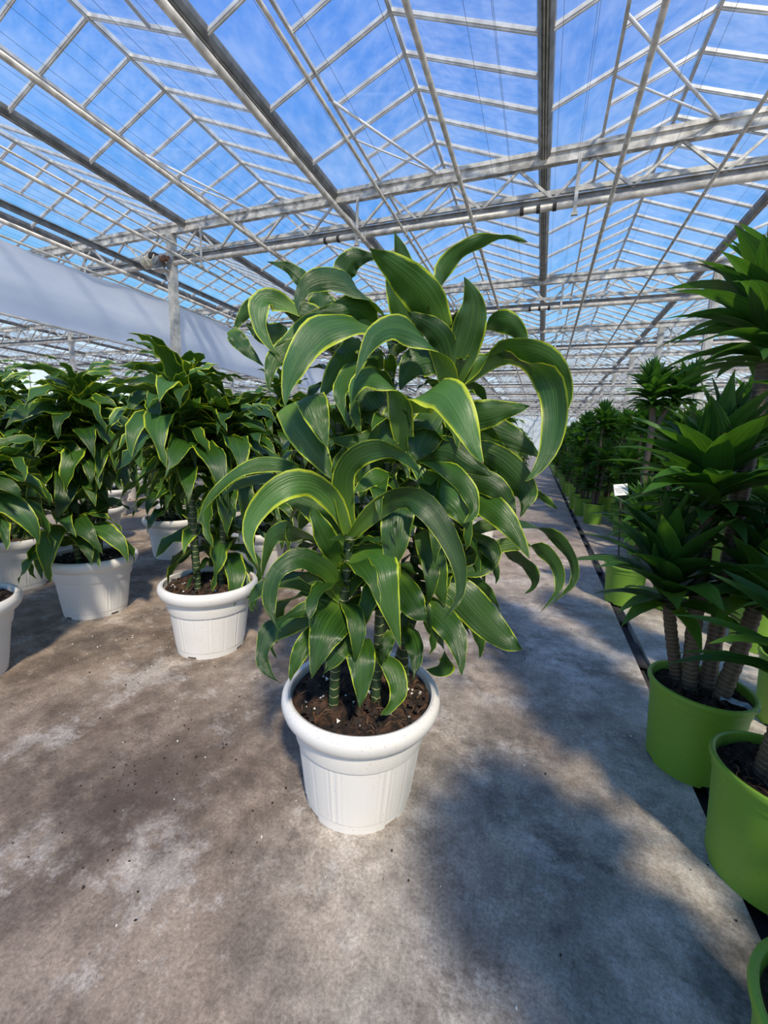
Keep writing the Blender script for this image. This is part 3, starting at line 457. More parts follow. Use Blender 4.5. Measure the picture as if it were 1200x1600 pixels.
# ================================================================== the greenhouse shell
W = 4.0; GX = -0.4326; GZ = 6.023; RZ = 6.789; PP = 0.6239; Y0 = 5.969      # bay width, gutter line, gutter and ridge heights, pane pitch
BAYS = range(-10, 4)
YA, YB = -7, 86                                                             # pane index range: about 1.6 m .. 60 m
NEAR = (-7, 15)
XD0, XD1 = 0.615, 0.685

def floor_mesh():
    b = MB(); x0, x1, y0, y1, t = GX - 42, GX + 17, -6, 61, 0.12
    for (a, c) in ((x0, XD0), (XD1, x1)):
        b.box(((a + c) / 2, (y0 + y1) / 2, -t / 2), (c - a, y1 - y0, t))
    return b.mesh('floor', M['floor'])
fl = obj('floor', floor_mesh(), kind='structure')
b = MB(); b.box(((XD0 + XD1) / 2, 27, -0.085), (XD1 - XD0, 66, 0.07))
dr = obj('drain_channel', b.mesh('drain_channel', M['drain']), fl)
for k in range(26):
    b = MB(); b.box((0, 0, 0), (0.052, 0.30, 0.012))
    if k == 0: gm = b.mesh('drain_cover', M['drain'])
    obj('drain_cover', gm, fl, ((XD0 + XD1) / 2 + random.uniform(-.006, .006), 2.0 + k * 0.62, -0.02))

roof = bpy.data.objects.new('ceiling', None); COL.objects.link(roof); roof['kind'] = 'structure'
def slope_pt(k, f, left, z=0.0):
    xg = GX + k * W if left else GX + (k + 1) * W
    xr = GX + (k + 0.5) * W
    xg += 0.08 if left else -0.08
    return (xg + (xr - xg) * f, GZ + 0.03 + (RZ - GZ - 0.03) * f + z)
FP = 0.415                                                                  # purlin position up the slope

def bar_mesh(f0, f1, left, thick):
    b = MB(); p = slope_pt(0, f0, left); q = slope_pt(0, f1, left)
    b.beam((p[0], 0, p[1]), (q[0], 0, q[1]), thick, 0.045)
    b.beam((p[0], 0, p[1] - 0.03), (q[0], 0, q[1] - 0.03), thick * 0.45, 0.03)
    return b.mesh('glazing_bar', M['bar'])
def pane_mesh(f0, f1, left, n):
    b = MB(); p = slope_pt(0, f0, left, 0.012); q = slope_pt(0, f1, left, 0.012); h = n * PP / 2 - 0.015
    V = []
    for (x, z) in (p, q):
        for y in (-h, h):
            for dz in (0, 0.004): V.append((x, y, z + dz))
    b.add(V, [(0, 1, 3, 2), (4, 6, 7, 5), (0, 4, 5, 1), (2, 3, 7, 6), (0, 2, 6, 4), (1, 5, 7, 3)])
    return b.mesh('glass_pane', M['glass'])
BM = {'Lf': bar_mesh(0, 1, True, 0.05), 'Lu': bar_mesh(FP, 1, True, 0.036), 'R': bar_mesh(0, 1, False, 0.045)}
PM = {'Ll': pane_mesh(0.01, FP, True, 2), 'Lu': pane_mesh(FP, 0.99, True, 1), 'R': pane_mesh(0.01, 0.99, False, 1)}
def arr(me):
    V = np.empty(len(me.vertices) * 3, np.float32); me.vertices.foreach_get('co', V)
    return V.reshape(-1, 3), [tuple(p.vertices) for p in me.polygons]
BA = {k: arr(v) for k, v in BM.items()}; PA = {k: arr(v) for k, v in PM.items()}
far_bar = MB(); far_pane = MB()
for k in BAYS:
    near_bay = -3 <= k <= 1
    for i in range(YA, YB + 1):
        y = Y0 + i * PP; near = near_bay and NEAR[0] <= i < NEAR[1]
        bars = [('Lf' if i % 2 == 0 else 'Lu'), 'R']
        panes = [('Lu', y + PP / 2), ('R', y + PP / 2)] + ([('Ll', y + PP)] if i % 2 == 0 else [])
        for key in bars:
            if near: obj('glazing_bar', BM[key], roof, (k * W, y, 0))
            else: far_bar.add(BA[key][0] + np.array((k * W, y, 0)), BA[key][1])
        for key, yy in panes:
            if near: obj('glass_pane', PM[key], roof, (k * W, yy, 0))
            else: far_pane.add(PA[key][0] + np.array((k * W, yy, 0)), PA[key][1])
obj('glazing_bar', far_bar.mesh('glazing_bars', M['bar']), roof, kind='stuff')
obj('glass_pane', far_pane.mesh('glass_panes', M['glass']), roof, kind='stuff')
LY0, LY1 = Y0 + YA * PP - 0.3, Y0 + YB * PP + 0.5
def extrude(profile, y0, y1):
    n = len(profile); V = [(x, y, z) for y in (y0, y1) for (x, z) in profile]
    F = [(i, (i + 1) % n, n + (i + 1) % n, n + i) for i in range(n)] + [tuple(range(n))[::-1], tuple(range(n, 2 * n))]
    return V, F
gp = [(-.105, .07), (-.092, .0), (-.05, -.055), (.05, -.055), (.092, .0), (.105, .07), (.085, .07), (.04, -.03), (-.04, -.03), (-.085, .07)]
b = MB(); b.add(*extrude(gp, LY0, LY1)); gut_me = b.mesh('gutter', M['gutter'])
b = MB()
for dx in (-0.016, 0.02): b.beam((dx, LY0, -.062), (dx, LY1, -.062), 0.014, 0.016)
rib_me = b.mesh('gutter_rib', M['steel'])
b = MB(); b.beam((0, LY0, 0), (0, LY1, 0), 0.05, 0.07); b.beam((0, LY0, -.045), (0, LY1, -.045), 0.022, 0.03); rid_me = b.mesh('ridge_beam', M['bar'])
b = MB(); b.beam((0, LY0, 0), (0, LY1, 0), 0.045, 0.05); pur_me = b.mesh('purlin', M['bar'])
for k in list(BAYS) + [max(BAYS) + 1]:
    g = obj('gutter', gut_me, roof, (GX + k * W, 0, GZ)); obj('gutter_rib', rib_me, g)
for k in BAYS:
    obj('ridge_beam', rid_me, roof, (GX + (k + .5) * W, 0, RZ - 0.005))
    p = slope_pt(k, FP, True, -0.03); obj('purlin', pur_me, roof, (p[0], 0, p[1]))

def wall(name, x0, x1, y0, y1, along_x):
    o = bpy.data.objects.new(name, None); COL.objects.link(o); o['kind'] = 'structure'
    n = 40; L = (x1 - x0) if along_x else (y1 - y0)
    pm = MB(); pm.box((0, 0, 2.98), (L / n - .05, 0.02, 5.9) if along_x else (0.02, L / n - .05, 5.9)); me = pm.mesh('wall_panel', M['panel'] if along_x else M['glass'])
    sm = MB(); sm.box((0, 0, 2.98), (0.05, 0.06, 5.96)); me2 = sm.mesh('wall_stud', M['steel'])
    for i in range(n):
        c = (i + .5) * L / n
        obj('wall_panel', me, o, (x0 + c, y0, 0) if along_x else (x0, y0 + c, 0))
        obj('wall_stud', me2, o, (x0 + i * L / n, y0, 0) if along_x else (x0, y0 + i * L / n, 0))
wall('wall_back', GX - 40, GX + 16, 60.5, 60.5, True)
wall('wall_left', GX - 40.2, GX - 40.2, 0, 60, False)

# ------------------------------------------------------------------ lattice trusses across the bays
TX0, TX1 = GX - 40.0, GX + 16.0
TRUSS_Y = [8.2 + 5.4 * i for i in range(10)]
WORDS = ['nearest the camera', 'second from the camera', 'third from the camera', 'fourth from the camera', 'fifth from the camera', 'sixth from the camera', 'seventh from the camera', 'eighth from the camera', 'ninth from the camera', 'farthest, by the end wall']
b = MB(); b.beam((TX0, 0, 6.065), (TX1, 0, 6.065), 0.12, 0.07); b.beam((TX0, .014, 5.95), (TX1, .014, 5.95), 0.085, 0.16); b.beam((TX0, -.04, 5.872), (TX1, -.04, 5.872), 0.03, 0.016)
top_me = b.mesh('top_chord', M['chord'])
b = MB(); b.beam((TX0, .02, 5.31), (TX1, .02, 5.31), 0.06, 0.075); b.beam((TX0, 0, 5.352), (TX1, 0, 5.352), 0.10, 0.014)
bot_me = b.mesh('bottom_chord', M['gutter'])
b = MB(); b.tube([(TX0, -.02, 5.215), (TX1, -.02, 5.215)], 0.055, 10); drive_me = b.mesh('drive_tube', M['pipe'], True)
b = MB(); b.beam((TX0, .16, 5.525), (TX1, .16, 5.525), 0.05, 0.075); tie_me = b.mesh('tie_rail', M['steel'])
STEP = 0.6
b = MB(); b.beam((0, 0, 5.88), (STEP, 0, 5.345), 0.036, 0.042); w1 = b.mesh('web_brace', M['steel'])
b = MB(); b.beam((STEP, 0, 5.345), (2 * STEP, 0, 5.88), 0.036, 0.042); w2 = b.mesh('web_brace', M['steel'])
b = MB(); b.box((0, -.08, 5.46), (0.055, 0.012, 0.86)); b.box((0, -.07, 5.04), (0.10, 0.05, 0.05)); hang_me = b.mesh('hanger_strap', M['steel'])
b = MB(); b.tube([(-.03, -.02, 5.215), (.03, -.02, 5.215)], 0.066, 10); clip_me = b.mesh('tube_clamp', M['dark'])
b = MB()
for i in range(93): b.beam((TX0 + i * STEP, 0, 5.88 if i % 2 == 0 else 5.345), (TX0 + (i + 1) * STEP, 0, 5.345 if i % 2 == 0 else 5.88), 0.036, 0.042)
webs_me = b.mesh('web_braces', M['steel'])
b = MB()
for i in range(24): b.beam((TX0 + i * STEP, 0, 5.88 if i % 2 == 0 else 5.345), (TX0 + (i + 1) * STEP, 0, 5.345 if i % 2 == 0 else 5.88), 0.036, 0.042)
webs_left = b.mesh('web_braces', M['steel'])
for i, y in enumerate(TRUSS_Y):
    t = thing('lattice_truss', 'galvanised lattice roof truss spanning the greenhouse, ' + WORDS[i], 'truss', (0, y, 0), 0, 'lattice trusses under the roof')
    obj('top_chord', top_me, t); obj('bottom_chord', bot_me, t); obj('drive_tube', drive_me, t); obj('tie_rail', tie_me, t)
    if i < 4:
        obj('web_brace', webs_left, t, kind='stuff')
        for j in range(12, 46):
            obj('web_brace', w1, t, (TX0 + j * 2 * STEP, 0, 0)); obj('web_brace', w2, t, (TX0 + j * 2 * STEP, 0, 0))
    else: obj('web_brace', webs_me, t, kind='stuff')
    if i < 3:
        for j in range(-5, 4): obj('hanger_strap', hang_me, t, (0.13 + j * 4.0, 0, 0))
        for x in (-0.72, -0.45, -0.19, -4.6, -4.3, -8.3): obj('tube_clamp', clip_me, t, (x, 0, 0))

# ------------------------------------------------------------------ posts
b = MB(); b.box((0, 0, 2.92), (0.20, 0.14, 5.86)); b.box((0, -.075, 2.92), (0.13, 0.012, 5.86)); b.box((0, 0, .02), (0.34, 0.30, 0.04)); post_me = b.mesh('steel_post', M['steel'])
for x, side in ((-8.86, 'beside the white hanging screen'), (3.82, 'beyond the green pots'), (-21.2, 'in the far left bays')):
    for i in range(len(TRUSS_Y)):
        if x > 0 and i == 0: continue
        if x < -20 and i > 5: continue
        lab = 'square steel post under truss %s, %s' % (WORDS[i], side)
        thing('steel_post', lab, 'post', (x, TRUSS_Y[i], 0), 0, 'steel posts carrying the trusses', post_me)

# ------------------------------------------------------------------ screen motor on the post
g = thing('gear_motor', 'cream coloured screen motor with rusty coupling on the post under the truss', 'motor', (-9.05, 8.0, 5.2))
b = MB(); b.tube([(-.52, 0, .05), (-.50, 0, .05), (-.40, 0, .05), (-.38, 0, .05)], [.11, .125, .125, .10], 16); obj('motor_fan_cover', b.mesh('motor_fan_cover', M['motor']), g)
b = MB(); b.tube([(-.38, 0, .04), (-.14, 0, .02)], .085, 12)
for i in range(6):
    a = i * PI / 3; b.beam((-.37, .09 * math.cos(a), .03 + .09 * math.sin(a)), (-.15, .09 * math.cos(a), .03 + .09 * math.sin(a)), .015, .02)
obj('motor_body', b.mesh('motor_body', M['motor']), g)
b = MB(); b.box((-.16, -.02, .14), (.18, .14, .13)); b.box((-.16, -.095, .14), (.14, .01, .09)); obj('terminal_box', b.mesh('terminal_box', M['dark']), g)
b = MB(); b.box((-.02, 0, -.02), (.20, .18, .26)); b.tube([(-.02, -.12, 0), (-.02, -.09, 0)], .08, 12); obj('gearbox', b.mesh('gearbox', M['gutter']), g)
b = MB(); b.box((.02, .03, -.18), (.36, .26, .03)); b.beam((.10, .06, -.2), (.16, .12, -.42), .03, .05); obj('mounting_bracket', b.mesh('mounting_bracket', M['steel']), g)
b = MB(); b.tube([(.09, 0, .06), (.20, 0, .065), (.21, 0, .065), (.30, 0, .065)], [.07, .07, .045, .045], 12); obj('coupling', b.mesh('coupling', M['rust']), g)
b = MB(); b.tube([(-.30, -.10, .13), (-.24, -.13, .0), (-.18, -.12, -.12), (-.10, -.12, .02), (-.05, -.10, .14)], .012, 6); obj('cable', b.mesh('cable', M['motor'], True), g)

# ------------------------------------------------------------------ pipes and rails running along the bays
PIPES = [(-1.58, .034, 'beside the ridge over the big plant'), (0.655, .034, 'right of the middle gutter'), (-3.78, .046, 'tight under the second gutter'), (-2.885, .024, 'thin one between gutter and ridge'), (-5.98, .040, 'over the left rows of plants'),
         (-8.24, .034, 'just right of the post with the motor'), (-7.82, .018, 'thin one beside the post with the motor'), (1.98, .026, 'above the tall trees at right'), (-10.5, .045, 'above the white hanging screen')]
for x, r, lab in PIPES:
    t = thing('hanging_pipe', 'long pale heating pipe under the roof, ' + lab, 'pipe', (x * .984, 0, 5.11), 0, 'pipes running the length of the bays')
    b = MB(); b.tube([(0, 1.5, 0), (0, 60, 0)], r, 10); obj('pipe', b.mesh('pipe', M['pipe'], True), t)
    if r > .02:
        b = MB(); b.tube([(.05, 0, .14), (.052, 0, .06), (.045, 0, -.03), (.0, 0, -.07), (-.04, 0, -.035)], .007, 6); hm = b.mesh('pipe_hook', M['steel'], True)
        for y in TRUSS_Y[:6]: obj('pipe_hook', hm, t, (0, y - .1, 0))
b = MB(); b.beam((0, 1.5, 0), (0, 60, 0), .05, .09); b.beam((.02, 1.5, .05), (.02, 60, .05), .09, .02)
thing('screen_rail', 'dark steel rail carrying the white hanging screen', 'rail', (-9.75, 0, 5.18), 0, None, b.mesh('screen_rail', M['gutter']))

# white rods from the vent purlins down to the nearest truss
for (bay, xs, xe) in ((-1, -3.60, -2.30), (0, 0.44, 1.97), (-2, -7.60, -6.50)):
    lab = {-1: 'over the big plant', 0: 'right of the middle gutter', -2: 'over the left rows'}[bay]
    for n, (ya, r, nm) in enumerate(((6.40, .022, 'upper'), (7.28, .016, 'lower'))):
        b = MB(); b.tube([(xs, ya, 6.33), (xe, 8.15, 6.06)], r, 8)
        thing('brace_rod', '%s thin white brace rod from roof purlin to first truss %s' % (nm, lab), 'rod', (0, 0, 0), 0, 'white brace rods', b.mesh('brace_rod', M['rod'], True))
b = MB(); b.tube([(-4.98, 3.3, 6.13), (-5.15, 4.57, 6.195)], .028, 8)
thing('vent_push_rod', 'short white vent push rod under the open roof vent at top left', 'rod', (0, 0, 0), 0, None, b.mesh('vent_push_rod', M['rod'], True))

# ------------------------------------------------------------------ screen wires
b = MB(); b.tube([(0, 1.5, 0), (0, 60, 0)], .0026, 3); wire_me = b.mesh('screen_wire', M['wire'])
xw = [-15.5 + .34 * i for i in range(34)] + [-3.3, -2.95, -2.1, -1.72, -1.2, -.95, -.88, -.22, .05, .12, 1.1, 1.4, 2.35, 2.9, 3.2]
for x in xw:
    lab = 'thin dark screen wire stretched along the left bays under the glass' if x < -4 else 'thin dark screen wire strung along the bays above the aisle'
    thing('screen_wire', lab, 'wire', (x + random.uniform(-.05, .05), 0, 5.70 + random.uniform(-.05, .1)), 0, 'screen wires over the left bays' if x < -4 else 'screen wires over the aisle', wire_me)

# ------------------------------------------------------------------ hanging screen on the left
def curtain():
    b = MB(); V = []; F = []; ny, nz = 120, 14
    for i in range(ny + 1):
        y = -1 + i * 36 / ny
        for k in range(nz + 1):
            f = k / nz; z = 3.12 + 1.26 * f
            x = .03 * math.sin(y * 1.7) + .05 * math.sin(z * 5 + y * .3) * (1 - f * .4) + .02 * math.sin(y * 5.1 + z * 2)
            if k == 0: x += .02
            V.append((x, y, z + .04 * math.sin(y * .9)))
    for i in range(ny):
        for k in range(nz):
            a = i * (nz + 1) + k; F.append((a, a + nz + 1, a + nz + 2, a + 1))
    b.add(V, F); return b.mesh('screen_cloth', M['curtain'], True)
t = thing('hanging_screen', 'pale blue white screen cloth hanging as a long wall above the left plants', 'screen', (-9.15, 0, 0))
obj('screen_cloth', curtain(), t)
b = MB(); b.tube([(0, -1, 3.11), (0, 35, 3.11)], .02, 6); obj('hem_tube', b.mesh('hem_tube', M['steel'], True), t)
b = MB(); b.tube([(0, -1, 4.41), (0, 35, 4.41)], .022, 6)
for i in range(12): b.tube([(0, i * 3 + .3, 4.41), (-.6, i * 3 + .3, 5.15)], .006, 4)
obj('top_tube', b.mesh('top_tube', M['steel'], True), t)

# ================================================================== pots
def lathe(profile, n, fn=None):
    """profile: list of (r, z); fn(r, z, theta, i) -> (r, z)"""
    V = []; F = []; m_ = len(profile)
    for k in range(n):
        th = 2 * PI * k / n
        for i, (r, z) in enumerate(profile):
            if fn: r, z = fn(r, z, th, i)
            V.append((r * math.cos(th), r * math.sin(th), z))
    for k in range(n):
        k2 = (k + 1) % n
        for i in range(m_ - 1): F.append((k * m_ + i, k2 * m_ + i, k2 * m_ + i + 1, k * m_ + i + 1))
    return V, F
def ribs(th):
    a = (th % (PI / 4)) - PI / 8
    v = 0.0
    for c, wd, h in ((-.055, .016, .0030), (.055, .016, .0030), (-.13, .012, .0010), (.13, .012, .0010), (PI / 8, .010, -.0014), (-PI / 8, .010, -.0014)):
        v += h * math.exp(-((a - c) / wd) ** 2)
    return v
def white_body(r, z, th, i):
    if .034 < z < .233 and i < 14: r += ribs(th)
    if i in (0, 1) and (th % (PI / 2)) > PI / 2 - .30: z += .014
    return r, z
wp = [(.150, .0), (.171, .0), (.1725, .012), (.1745, .030), (.176, .033), (.1765, .036), (.178, .05), (.184, .10), (.190, .15), (.1955, .195), (.1985, .225), (.1992, .232), (.2035, .234), (.207, .236), (.2085, .240), (.2155, .29), (.216, .302), (.222, .304), (.222, .34), (.216, .34), (.208, .30), (.165, .05), (.14, .02), (.0, .02)]
b = MB(); b.add(*lathe(wp, 288, white_body)); WHITE_ME = b.mesh('pot', M['white_pot'], True)
rp = [(.216, .303), (.222, .302), (.236, .310), (.246, .325), (.252, .345), (.250, .362), (.242, .372), (.232, .375), (.224, .371), (.2225, .35), (.222, .335)]
b = MB(); b.add(*lathe(rp, 96)); WRIM_ME = b.mesh('pot_rim', M['white_pot'], True)
def green_body(r, z, th, i):
    if i in (0, 1) and (th % (PI / 2)) > PI / 2 - .34: z += .015
    return r, z
gpf = [(.12, .0), (.136, .0), (.1375, .012), (.142, .08), (.149, .18), (.1555, .27), (.157, .283), (.160, .285), (.163, .333), (.156, .333), (.132, .06), (.0, .05)]
b = MB(); b.add(*lathe(gpf, 96, green_body)); GREEN_ME = b.mesh('pot', M['green_pot'], True)
grf = [(.160, .318), (.169, .318), (.1715, .326), (.1695, .336), (.163, .339), (.157, .335), (.157, .32)]
b = MB(); b.add(*lathe(grf, 72)); GRIM_ME = b.mesh('pot_rim', M['green_pot'], True)
for me in (WHITE_ME, GREEN_ME, WRIM_ME, GRIM_ME): me.set_sharp_from_angle(angle=math.radians(38))
def sharp_rows(me, n, rows, m_):
    att = me.attributes.get('sharp_edge') or me.attributes.new('sharp_edge', 'BOOLEAN', 'EDGE')
    for e in me.edges:
        a, b_ = e.vertices
        if a % m_ == b_ % m_ and a % m_ in rows: att.data[e.index].value = True
sharp_rows(WHITE_ME, 288, {i for i, (r, z) in enumerate(wp) if z in (.033, .036, .232, .234, .236, .03)}, len(wp))
def soil_mesh(R, z, seed):
    r_ = np.random.default_rng(seed); b = MB(); V = [(0, 0, z)]; F = []; n = 40; rings = 12
    for i in range(1, rings + 1):
        for k in range(n):
            th = 2 * PI * k / n; rr = R * i / rings
            h = (.006 * math.sin(7 * th + i) + .010 * math.sin(3.1 * th + seed + i * .6) + r_.normal(0, .0045)) * (1 if i < rings else .3)
            V.append((rr * math.cos(th), rr * math.sin(th), z + h))
    for k in range(n): F.append((0, 1 + k, 1 + (k + 1) % n))
    for i in range(rings - 1):
        for k in range(n):
            a = 1 + i * n; F.append((a + k, a + n + k, a + n + (k + 1) % n, a + (k + 1) % n))
    b.add(V, F); return b.mesh('soil', M['soil'], True)
def crumb_mesh(R, z, n, seed, size, mtl, name, long=False, jitter=.008):
    r_ = np.random.default_rng(seed); b = MB()
    T = np.array([(1, 1, 1), (1, -1, -1), (-1, 1, -1), (-1, -1, 1)], float)
    for i in range(n):
        rr = R * math.sqrt(r_.random()); th = r_.random() * 2 * PI
        sc = size * (.5 + r_.random()); p = np.array((rr * math.cos(th), rr * math.sin(th), z + r_.random() * jitter))
        if long:
            a = r_.random() * 2 * PI; L = sc * 6
            q = p + np.array((math.cos(a) * L, math.sin(a) * L, r_.normal(0, .004))); md = (p + q) / 2 + np.array((0, 0, .004 + r_.random() * .006))
            b.tube([tuple(p), tuple(md), tuple(q)], sc * .2, 4)
        else:
            A = np.array(Euler(r_.random(3) * 6.28).to_matrix())
            b.add((T * (sc * (0.6 + .5 * r_.random(3)))) @ A.T + p, [(0, 1, 2), (0, 3, 1), (0, 2, 3), (1, 3, 2)])
    return b.mesh(name, mtl)
SOIL_W = soil_mesh(.219, .346, 1); SOIL_G = soil_mesh(.156, .305, 2)
CRUMB_W = crumb_mesh(.205, .348, 170, 3, .0075, M['crumb'], 'soil_crumbs'); FIB_W = crumb_mesh(.20, .350, 90, 4, .0042, M['fibre'], 'coir_fibres', True); PERL_W = crumb_mesh(.20, .353, 26, 5, .0045, M['perlite'], 'perlite_grains')
CRUMB_G = crumb_mesh(.14, .307, 110, 6, .007, M['crumb'], 'soil_crumbs'); FIB_G = crumb_mesh(.13, .309, 50, 7, .005, M['fibre'], 'coir_fibres', True)

def pot_parts(t, white, s=1.0, detail=True):
    p = obj('pot', WHITE_ME if white else GREEN_ME, t); p.scale = (s, s, s)
    p.rotation_euler = (0, 0, random.uniform(0, 6.28))
    obj('pot_rim', WRIM_ME if white else GRIM_ME, p)
    so = obj('soil', SOIL_W if white else SOIL_G, t); so.scale = (s, s, s); so.rotation_euler = (0, 0, random.uniform(0, 6.28))
    if detail:
        obj('soil_crumb', CRUMB_W if white else CRUMB_G, so, kind='stuff'); obj('coir_fibre', FIB_W if white else FIB_G, so, kind='stuff')
        if white: obj('perlite_grain', PERL_W, so, kind='stuff')
    return p

# ================================================================== leaves
def profile(s, bf, taper=1.0):
    if s < .35: wv = bf + (1 - bf) * math.sin(s / .35 * PI / 2)
    else:
        q = (s - .35) / .65; wv = (1 - q ** 1.75) ** 1.18
    return max(wv, .015)
def ribbon(P, SD, width, bf, ncol, fold=.16, ripple=0.0, seed=0.0):
    P = np.asarray(P, float); SD = np.asarray(SD, float); n = len(P)
    T = np.gradient(P, axis=0); T /= np.linalg.norm(T, axis=1)[:, None] + 1e-9
    SD = SD - T * np.sum(SD * T, axis=1)[:, None]; SD /= np.linalg.norm(SD, axis=1)[:, None] + 1e-9
    NN = np.cross(T, SD)
    V = []; UV = []; F = []
    for i in range(n):
        s = i / (n - 1); hw = width / 2 * profile(s, bf)
        for j in range(ncol + 1):
            u = -1 + 2 * j / ncol
            rp_ = ripple * abs(u) ** 2 * math.sin(s * 21 + seed + (2.1 if u > 0 else 0)) * (1 if 0 < i < n - 1 else 0)
            V.append(P[i] + SD[i] * (u * hw) + NN[i] * (fold * hw * (abs(u) ** 1.3) + rp_)); UV.append((j / ncol, s))
    for i in range(n - 1):
        for j in range(ncol):
            a = i * (ncol + 1) + j; F.append((a, a + 1, a + ncol + 2, a + ncol + 1))
    return V, F, UV
def arch(e0, bend, L, W_, ns, ncol, pw=1.35, twist=0.0, sway=0.0, bf=.45, ripple=.006, seed=0.0, fold=.2):
    P = []; SD = []; x = z = y = 0.0
    for i in range(ns + 1):
        s = i / ns; ph = e0 - bend * s ** pw; yaw = sway * s * s; tw = twist * s
        P.append((x, y, z)); t = np.array((math.cos(ph) * math.cos(yaw), math.cos(ph) * math.sin(yaw), math.sin(ph)))
        sd = np.array((-math.sin(yaw), math.cos(yaw), 0)); nn = np.cross(t, sd)
        SD.append(sd * math.cos(tw) + nn * math.sin(tw))
        d = L / ns; x += t[0] * d; y += t[1] * d; z += t[2] * d
    return ribbon(P, SD, W_, bf, ncol, fold, ripple, seed)
D = math.radians
def variants(kind, ns, ncol):
    out = []
    for c in range(5):                       # 0 = youngest, upright, 4 = oldest, hanging
        row = []
        for r in range(4):
            a = random.uniform
            if kind == 'd':
                e0 = D((72, 58, 46, 30, 8)[c] + a(-14, 14)); bend = D((95, 128, 132, 122, 98)[c] + a(-25, 25))
                row.append(arch(e0, bend, (.30, .40, .43, .42, .36)[c] * a(.9, 1.08), (.075, .104, .116, .112, .095)[c] * a(.9, 1.1), ns, ncol, a(.85, 1.2), a(-1.1, 1.1), a(-.9, .9), .45, .012, a(0, 6)))
            else:
                e0 = D((86, 70, 54, 36, 16)[c] + a(-7, 7)); bend = D((14, 26, 38, 48, 55)[c] + a(-10, 10))
                row.append(arch(e0, bend, (.23, .28, .31, .31, .27)[c] * a(.88, 1.1), (.060, .078, .088, .084, .070)[c] * a(.9, 1.1), ns, ncol, a(1.0, 1.5), a(-.35, .35), a(-.2, .2), .55, .001, a(0, 6), .32))
        out.append(row)
    return out
V_D = variants('d', 10, 4); V_C = variants('c', 7, 4)
V_DL = variants('d', 6, 2); V_CL = variants('c', 4, 2)
def to_mesh(v, mtl):
    b = MB(); b.add(*v); return b.mesh('leaf', mtl, True, True)
ME_D = [[to_mesh(v, M['leaf' if i < 3 else 'leaf_pale']) for i, v in enumerate(r)] for r in V_D]
ME_C = [[to_mesh(v, M['compact']) for v in r] for r in V_C]

def path_at(path, s):
    P = [Vector(p) for p in path]; d = [0.0]
    for i in range(1, len(P)): d.append(d[-1] + (P[i] - P[i - 1]).length)
    x = max(0, min(1, s)) * d[-1]
    for i in range(1, len(P)):
        if x <= d[i] + 1e-9:
            f = (x - d[i - 1]) / max(1e-9, d[i] - d[i - 1]); return P[i - 1].lerp(P[i], f)
    return P[-1]
def smooth_path(path, n=14):
    P = [np.array(p, float) for p in path]; out = []
    m_ = len(P) - 1
    for k in range(n + 1):
        x = k / n * m_; i = min(int(x), m_ - 1); u = x - i
        p0, p1, p2, p3 = P[max(i - 1, 0)], P[i], P[i + 1], P[min(i + 2, m_)]
        out.append(tuple(.5 * ((2 * p1) + (-p0 + p2) * u + (2 * p0 - 5 * p1 + 4 * p2 - p3) * u * u + (-p0 + 3 * p1 - 3 * p2 + p3) * u ** 3)))
    return out
def cane_mesh(path, r, mtl, n=9, ringed=0.0):
    P = smooth_path(path, 46 if ringed else 14); R = [r * (1 - .15 * i / len(P)) * (1 + ringed * (1 if i % 2 else -1)) for i in range(len(P))]
    b = MB(); b.tube(P, R, n); return b.mesh('cane', mtl, True, True)
def leaf_spots(path, s0, n, kind):
    """spiral of leaves up a cane: (position, class, azimuth, scale)"""
    out = []
    for i in range(n):
        f = i / (n - 1)                       # 0 low .. 1 top
        s = s0 + (1 - s0) * f ** (.9 if kind == 'd' else .8)
        c = 4 - int(min(4.99, f * 5))
        if kind == 'd' and c == 4 and random.random() < .3: c = 3
        out.append((path_at(path, s), c, i * 2.39996 + random.uniform(-.3, .3), random.uniform(.82, 1.12)))
    return out
def grow(plant, canes, kind, leaf_scale=1.0, objects=True, lean=.14):
    """canes: list of (path, start of foliage 0..1, leaf count, radius)"""
    fol = MB(); vs = (V_DL if kind == 'd' else V_CL)
    cm = M['cane'] if kind == 'd' else M['cane_brown']; lm = M['leaf'] if kind == 'd' else M['compact']
    for path, s0, n, r in canes:
        c = obj('cane', cane_mesh(path, r, cm, 9, .06 if kind != 'd' else .03), plant)
        for p, cl_, az, sc in leaf_spots(path, s0, n, kind):
            e = Euler((random.uniform(-lean, lean), random.uniform(-lean, lean), az)); k = random.randrange(4)
            if objects:
                o = bpy.data.objects.new('leaf', (ME_D if kind == 'd' else ME_C)[cl_][k]); COL.objects.link(o); o.parent = c
                o.location = p; o.rotation_euler = e; o.scale = (sc * leaf_scale,) * 3
            else:
                A = np.array(e.to_matrix()); V, F, UV = vs[cl_][k]
                fol.add((np.array(V) * sc * leaf_scale) @ A.T + np.array(p), F, UV)
    if not objects: obj('foliage', fol.mesh('foliage', lm, True, True), plant, kind='stuff')

